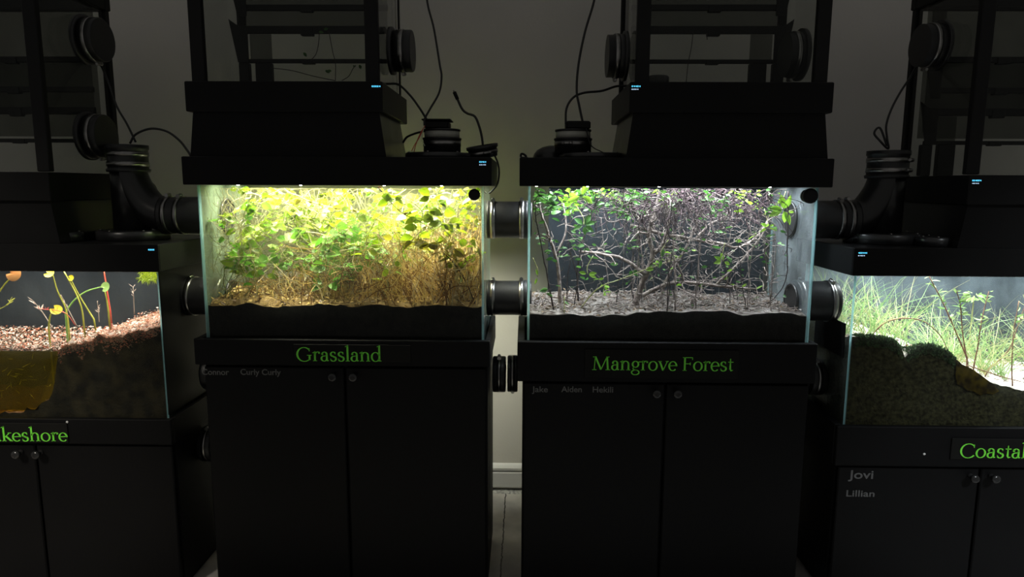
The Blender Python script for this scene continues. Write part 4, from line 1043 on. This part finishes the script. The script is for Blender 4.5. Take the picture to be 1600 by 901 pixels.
for i in range(30):
    px = R(850, 1215); Y = R(.04, .29); dx = R(-30, 30)
    sapling('thin bare upright twig standing in the Mangrove tank litter', [[(px, 486, Y), (px + dx * .3, 440, Y), (px + dx * .5 + R(-8, 8), 390, Y), (px + dx + R(-10, 10), R(310, 360), Y)]], R(.0012, .0022), 4, (.02, .07), 5, random.choice(['bark', 'darkbark']), (.008, .018), 'bare twigs in the Mangrove tank', name='bare_twig')
# rootlets hanging from the top
mb = MB()
for _ in range(620):
    px = random.gauss(1060, 75); px = min(max(px, 930), 1200); Y = R(.06, .29); p = inM(P(px, R(293, 330), Y)); pts = [p.copy()]
    d = rdir(-1, .1); l = R(.04, .13)
    for _k in range(5):
        d = (d + V((R(-.7, .7), R(-.4, .4), R(-.6, .4)))).normalized(); p = inM(p + d * l / 5); pts.append(p.copy())
    mb.tube(smooth(pts, 2), R(.0005, .0013), 4, False)
for _ in range(140):
    d = rdir(-.7, .3); p = inM(P(min(max(random.gauss(1090, 50), 960), 1190), R(294, 322), R(.05, .28))); mb.leaf(p, d, rdir(), R(.008, .016), R(.005, .009), .1, .2)  # leaves take the dark root colour to stand for shaded foliage
tag(mb.build('rootlets', M['roots']), 'tangled purple brown rootlets and shade-dark leaves hanging at the top of the Mangrove tank', 'roots', kind='stuff')
mb = MB()
for _ in range(330):
    px = min(max(random.gauss(1075, 85), 860), 1225); Y = R(.04, .29); p = inM(P(px, R(300, 470), Y)); pts = [p.copy()]; d = rdir(-.6, .8); l = R(.03, .12)
    for _k in range(6):
        d = (d + V((R(-.8, .8), R(-.4, .4), R(-.7, .6)))).normalized(); p = inM(p + d * l / 6); p.z = max(p.z, .845); pts.append(p.copy())
    mb.tube(smooth(pts, 2), R(.0005, .0012), 4, False, random.choice((0, 0, 1)))
tag(mb.build('fine_twigs', [M['bark'], M['darkbark']]), 'web of fine curling twigs among the Mangrove branches', 'twigs', kind='stuff')
# leafy shoots under the hood
for i in range(26):
    if i < 14: px = 836 + i * 13 + R(-5, 5); lb, gr = 'green leafy shoot under the left of the Mangrove Forest hood', 'leafy shoots left under the Mangrove hood'
    else: px = 1030 + (i - 14) * 17 + R(-6, 6); lb, gr = 'small leafy shoot under the right of the Mangrove Forest hood', 'leafy shoots right under the Mangrove hood'
    Y = R(.03, .24); p = P(px, 294, Y); p.z = min(p.z, 1.152)
    o = thing('leafy_shoot', lb, 'shoot', p, gr); pts = [p.copy()]; d = V((R(-.6, .6), R(-.3, .3), -.8))
    for _k in range(5):
        d = (d + V((R(-.6, .6), R(-.4, .4), R(-.5, .3)))).normalized(); p = inM(p + d * R(.008, .02)); pts.append(p.copy())
    q = smooth(pts, 3); mb = MB(); mb.tube(q, .0011, 5); mb.build('stem', M['darkbark'], o)
    mb = MB(); leaves(mb, q, 26 if i < 14 else 17, (.014, .030) if i < 14 else (.009, .020)); mb.build('leaves', M[random.choice(['mleaf', 'mleaf', 'mleafy'])], o)
def spray(label, px, py, Y, n_, L, mat, dirs=None):
    p = P(px, py, Y); o = thing('leaf_spray', label, 'leaf spray', p); q = smooth([p + V((R(-.02, .02), .02, .05)), p + V((0, .01, .02)), p], 4)
    mb = MB(); mb.tube([inM(v_) for v_ in q], .0013, 5); mb.build('stem', M['gstem'], o); mb = MB()
    for i in range(n_):
        a = (dirs[i] if dirs else R(0, 360)); a = math.radians(a); d = V((math.cos(a), R(-.3, .1), math.sin(a)))
        mb.leaf(p + d * .004, d, V((R(-.3, .3), -1, R(.1, .7))), R(*L), R(*L) * .46, .2, .2)
    mb.build('leaves', M[mat], o)
spray('cluster of large bright leaves near the right knob of the Mangrove tank', 1224, 328, .07, 6, (.028, .044), 'mleafy', [170, 200, 100, 65, 285, 300])
spray('large bright leaf hanging under the left of the Mangrove hood', 908, 306, .06, 3, (.032, .046), 'mleafy', [-30, 200, 60])
spray('broad dull green leaves left of the Mangrove tank middle', 912, 352, .10, 6, (.022, .036), 'mleaf', [60, 140, 200, 280, 330, 20])
spray('pair of small bright leaves low on the right of the Mangrove tank', 1130, 408, .08, 4, (.016, .028), 'mleafy', [-25, 105, 190, 150])
spray('small green leaves hanging right of the Mangrove tank middle', 1200, 355, .09, 4, (.014, .024), 'mleafy', [30, 150, 210, 340])
spray('pair of narrow green leaves left of the low Mangrove trunks', 918, 428, .08, 3, (.016, .026), 'mleafy', [10, 165, -20])
spray('round green leaf right of the thickest Mangrove trunk', 1034, 404, .06, 2, (.020, .026), 'mleaf', [80, 260])
spray('small green leaf low beside the left Mangrove glass', 840, 432, .05, 2, (.012, .02), 'mleafy', [250, 100])
spray('fallen pale green leaf on the Mangrove soil', 882, 493, .02, 1, (.022, .026), 'mleafy', [-10])

# ------------------------------------------------------------------ lakeshore planting
def lake_plant(name, label, stems, pads, mats=('ystem',)):
    """stems: lists of (px,py,Y) from base up; pads: (px,py,Y,r_px,material,tilt)"""
    b = P(*stems[0][0]); o = thing(name, label, 'plant', b)
    for i, s_ in enumerate(stems):
        q = smooth([P(*a) for a in s_], 6); q[0].z = zL(q[0].x, q[0].y) - .002 if s_[0][1] > 480 else q[0].z
        mb = MB(); mb.tube(q, [.0024 * (1 - .35 * j / len(q)) for j in range(len(q))], 7); mb.build('stem', M[mats[i % len(mats)]], o)
    for (px, py, Y, rp, mt_, tl) in pads:
        c = P(px, py, Y); r = rp / 590; mb = MB(); bb = 0; n_ = 22
        nrm = V((tl[0], tl[1], tl[2])).normalized(); u = nrm.cross(V((0, 1, 0.01))).normalized(); v_ = nrm.cross(u)
        mb.v.append(tuple(c))
        for rr, hh in ((.55, .0), (1., .12)):
            for k_ in range(n_):
                a = 2 * math.pi * (k_ + .5) / n_; notch = .45 if k_ in (0, n_ - 1) else 1.
                mb.v.append(tuple(c + (u * math.cos(a) + v_ * math.sin(a)) * r * rr * notch + nrm * (hh * r)))
        for k_ in range(n_):
            j = (k_ + 1) % n_; mb.face((0, 1 + k_, 1 + j), 0, True); mb.face((1 + k_, 1 + n_ + k_, 1 + n_ + j, 1 + j), 0, True)
        mb.build('pad', M[mt_], o)
    return o
lake_plant('pad_plant', 'pale stem with a round orange pad leaf at the far left', [[(-30, 520, .10), (-12, 475, .09), (5, 447, .07), (18, 433, .06)]], [(22, 428, .055, 12, 'orange', (.1, -1, .25))])
lake_plant('pad_plant', 'yellow pad leaf touching the Lakeshore hood on a long stem', [[(107, 506, .12), (102, 480, .12), (90, 455, .11), (82, 428, .10)]], [(77, 427, .10, 8, 'yellow', (.1, -.8, .6))])
lake_plant('pad_plant', 'tall yellow stem with a small round yellow bud leaf', [[(131, 506, .10), (127, 480, .10), (117, 455, .10), (100, 424, .10)], [(149, 502, .12), (135, 480, .12), (120, 455, .11), (111, 437, .10)]], [(111, 434, .10, 5, 'yellow', (0, -1, .3))])
lake_plant('pad_plant', 'round green pad leaf on a stem arching from the left', [[(100, 492, .13), (115, 470, .13), (135, 455, .12), (158, 448, .10)]], [(165, 448, .095, 8.5, 'padgreen', (-.2, -1, .3))], ('padgreen',))
lake_plant('red_stem_plant', 'straight red stem rising to the Lakeshore hood', [[(173, 490, .12), (169, 465, .12), (162, 420, .12)]], [], ('redstem',))
lake_plant('pad_plant', 'yellow pad leaf bent low over the litter', [[(76, 517, .06), (77, 500, .06), (80, 490, .06), (85, 487, .06)]], [(88, 484, .055, 9, 'yellow', (.4, -.7, .6))])
lake_plant('pad_plant', 'upright lone yellow stem beside the red stem', [[(170, 492, .10), (167, 470, .10), (163, 452, .10)]], [])
def sprig(label, line, n_, L, mat='sprig', r=.0012):
    q = smooth([P(*a) for a in line], 6); o = thing('sprig', label, 'sprig', q[0])
    mb = MB(); mb.tube(q, [r * (1 - .4 * j / len(q)) for j in range(len(q))], 5); mb.build('stem', M[mat], o); mb = MB()
    for _ in range(n_):
        i = int(len(q) * R(.45, .999)); d = (rdir(.0, .9) + (q[-1] - q[0]).normalized() * .6).normalized(); mb.leaf(q[i], d, rdir(), R(*L), R(*L) * .22, .1, .1)
    mb.build('needles', M[mat], o)
sprig('white forked sprig leaning left over the Lakeshore pool', [(82, 512, .08), (66, 487, .08), (52, 470, .07)], 9, (.012, .024))
sprig('small white sprig at the far left of the Lakeshore tank', [(-4, 484, .06), (8, 478, .06), (16, 470, .06)], 6, (.01, .02), 'ystem')
sprig('pale upright sprig near the right glass of the Lakeshore tank', [(210, 490, .10), (209, 470, .10), (208, 448, .10)], 9, (.008, .02))
sprig('short pale sprig in the middle of the Lakeshore bank', [(155, 503, .08), (154, 488, .08), (152, 470, .08)], 8, (.006, .014))
sprig('reddish sprig beside the low yellow pad leaf', [(118, 508, .05), (100, 488, .05), (60, 482, .05)], 7, (.006, .014), 'redstem')
sprig('pale leaning sprig in front of the yellow stems', [(120, 509, .05), (105, 480, .05), (95, 460, .05)], 5, (.006, .012))
o = thing('moss_tuft', 'yellow-green feathery tuft hanging in the right corner of the Lakeshore tank', 'moss', P(232, 430, .2)); mb = MB()
for _ in range(260):
    p = P(R(219, 243), R(423, 438), R(.12, .28)); d = rdir(-1, .2); mb.blade([p, p + d * .008, p + d * .015 + V((0, 0, -.003))], .0016)
mb.build('fronds', LEAFM[0], o)
# ------------------------------------------------------------------ coastal planting
def inC(p):
    p = V(p); p.x = min(max(p.x, T['C']['x0'] + .012), T['C']['x1'] - .012); p.y = min(max(p.y, .012), .306); p.z = min(p.z, 1.150 + T['C']['dz']); return p
def clump(i, u, y, n_, mat, label, group):
    t = T['C']; x = inx('C', u); z = zC(x, y); o = thing('grass_clump', label, 'grass', (x, y, z), group); mb = MB()
    box = (t['x0'] + .011, t['x1'] - .011, .64, 1.148 + t['dz'])
    for _ in range(n_):
        a = R(0, 2 * math.pi); L = R(.09, .27); b = V((x + R(-.012, .012), y + R(-.010, .010), z - .003))
        d = V((math.cos(a) * R(.2, 1.), math.sin(a) * .5, 1)).normalized(); p = b.copy(); pts = [p.copy()]; dr = R(.05, .26)
        for _k in range(7):
            d = (d + V((R(-.10, .10), R(-.08, .08), -dr))).normalized(); p = p + d * L / 7
            p.x = min(max(p.x, box[0]), box[1]); p.y = min(max(p.y, .012), .306); p.z = min(p.z, box[3])
            if p.z < zC(p.x, p.y) + .001: break
            pts.append(p.copy())
        if len(pts) > 2: mb.blade(pts, R(.0011, .0023), (math.sin(a) + .3, R(-.4, .4), .25))
    mb.build('blades', M[mat], o)
for i in range(52):
    u = R(.01, .99); y = R(.09, .295); g = i % 3
    if u < .45: lb, gr = 'pale green grass clump behind the moss in the Coastal tank', 'grass clumps left in the Coastal tank'
    else: lb, gr = 'pale green grass clump on the lower sand of the Coastal tank', 'grass clumps right in the Coastal tank'
    clump(i, u, y, random.randint(14, 22), 'cgrassy' if g == 0 else 'cgrass', lb, gr)
def ctwig(label, line, r, nl=0, lmat='cgrass', L=(.014, .026)):
    q = smooth([inC(P(*a)) for a in line], 6); q[0].z = min(q[0].z, zC(q[0].x, q[0].y) - .001); o = thing('twig', label, 'twig', q[0])
    mb = MB(); mb.tube(q, [r * (1 - .5 * j / len(q)) for j in range(len(q))], 6); mb.build('stem', M['ctwig'], o)
    if nl:
        mb = MB()
        for _ in range(nl):
            i = int(len(q) * R(.35, .999)); d = rdir(-.1, .9); mb.leaf(q[i], d, rdir(), R(*L), R(*L) * .28, .1, .2)
        mb.build('leaves', M[lmat], o)
ctwig('brown twig arching over the pale sand of the Coastal tank', [(1362, 522, .10), (1385, 503, .09), (1415, 497, .08), (1445, 503, .07), (1470, 525, .06), (1482, 552, .05)], .0022)
ctwig('long brown twig leaning left in the Coastal tank middle', [(1515, 568, .06), (1490, 510, .07), (1472, 470, .08), (1452, 432, .09)], .0024, 22)
ctwig('upright brown twig with narrow leaves in the Coastal tank', [(1512, 570, .05), (1504, 520, .05), (1501, 480, .05), (1495, 455, .05)], .002, 26)
ctwig('reddish twig leaning right in the Coastal tank', [(1521, 574, .06), (1528, 540, .06), (1534, 500, .06), (1545, 455, .07)], .002, 20)
ctwig('bare twig standing near the right edge of the photo in the Coastal tank', [(1582, 603, .04), (1581, 570, .04), (1584, 520, .05), (1592, 470, .06)], .0018, 8)
ctwig('low dark twig lying across the Coastal sand slope', [(1505, 568, .05), (1540, 580, .04), (1572, 590, .04), (1596, 596, .03)], .0018)
ctwig('thin bent twig right of the Coastal twigs', [(1540, 580, .10), (1575, 548, .10), (1590, 510, .10), (1604, 470, .1)], .0016, 10, 'cgrassy')
o = thing('leafy_plant', 'broad leafed green plant amid the Coastal grass', 'plant', P(1522, 500, .2)); mb = MB(); c = P(1522, 462, .2)
q = smooth([V((c.x, .2, zC(c.x, .2))), c - V((0, 0, .03)), c], 5); mb.tube(q, .0016, 6); mb.build('stem', M['gstem'], o); mb = MB()
for _ in range(20):
    d = rdir(-.6, .5); l = R(.016, .028); mb.leaf(c + d * R(.005, .02), d, rdir(-.2, 1), l, l * .45, .2, .3)
mb.build('leaves', M['cgrass'], o)
# moss on the front lip of the soil
for lb, (xa_, xb_) in (('dark green moss cushion against the left front glass of the Coastal tank', (1338, 1411)), ('dark green moss cushion right of the sand notch in the Coastal tank', (1421, 1496))):
    p = P((xa_ + xb_) / 2, 530, .02); o = thing('moss_cushion', lb, 'moss', (p.x, .02, zC(p.x, .02)), 'moss cushions'); mb = MB()
    for _ in range(2600):
        px = R(xa_, xb_); y = .0075 + random.random() ** 1.5 * .04; x = P(px, 535, .01).x; z = zC(x, y) - (R(0, .03) if y < .012 else 0)
        d = rdir(.1, 1); d.y = abs(d.y) * (.3) if y < .014 else d.y; l = R(.002, .009)
        mb.leaf((x, y, z), d, rdir(), l, l * .5, .1, .2, stat=((0, .4), (.5, 1.), (1., .1)))
    mb.build('tufts', M['moss'], o)

# ------------------------------------------------------------------ water
t = T['L']; mb = MB(); xa, xb = t['x0'] + .0068, P(91, 560, .008).x; zb_ = P(40, 640, .008).z
mb.hexa([(xa, .0068, zb_), (P(60, 640, .008).x, .0068, zb_), (P(60, 640, .008).x, .3132, zb_), (xa, .3132, zb_), (xa, .0068, POOL_Z), (xb, .0068, POOL_Z), (xb, .3132, POOL_Z), (xa, .3132, POOL_Z)])
tag(mb.build('pool_water', M['water']), 'murky olive water filling the left of the Lakeshore tank', 'water', kind='stuff')
mb = MB()
for _ in range(60):
    p = P(R(-120, 80), R(560, 640), R(.01, .05)); d = rdir(-.2, .9)
    mb.blade([p, p + d * .010, p + d * .022 + V((R(-.004, .004), 0, R(-.003, .003)))], .0016)
tag(mb.build('water_weed', M['ystem']), 'thin weed strands in the murky Lakeshore water', 'weed', kind='stuff')
mb = MB(); fr_ = [(1495, 566), (1508, 571), (1520, 577), (1533, 586), (1545, 595), (1556, 604), (1561, 611), (1552, 616), (1541, 614), (1532, 618), (1522, 611), (1512, 610), (1504, 603), (1496, 600), (1493, 585)]; n = len(fr_)
for yy in (.0064, .0116):
    for px, py in fr_: q = P(px, py, yy); mb.v.append((q.x, yy, q.z))
mb.face(tuple(range(n))[::-1]); mb.face(tuple(range(n, 2 * n)))
for i in range(n): mb.face((i, (i + 1) % n, n + (i + 1) % n, n + i))
tag(mb.build('seep_water', M['amber']), 'amber water pocket against the Coastal front glass', 'water', kind='stuff')
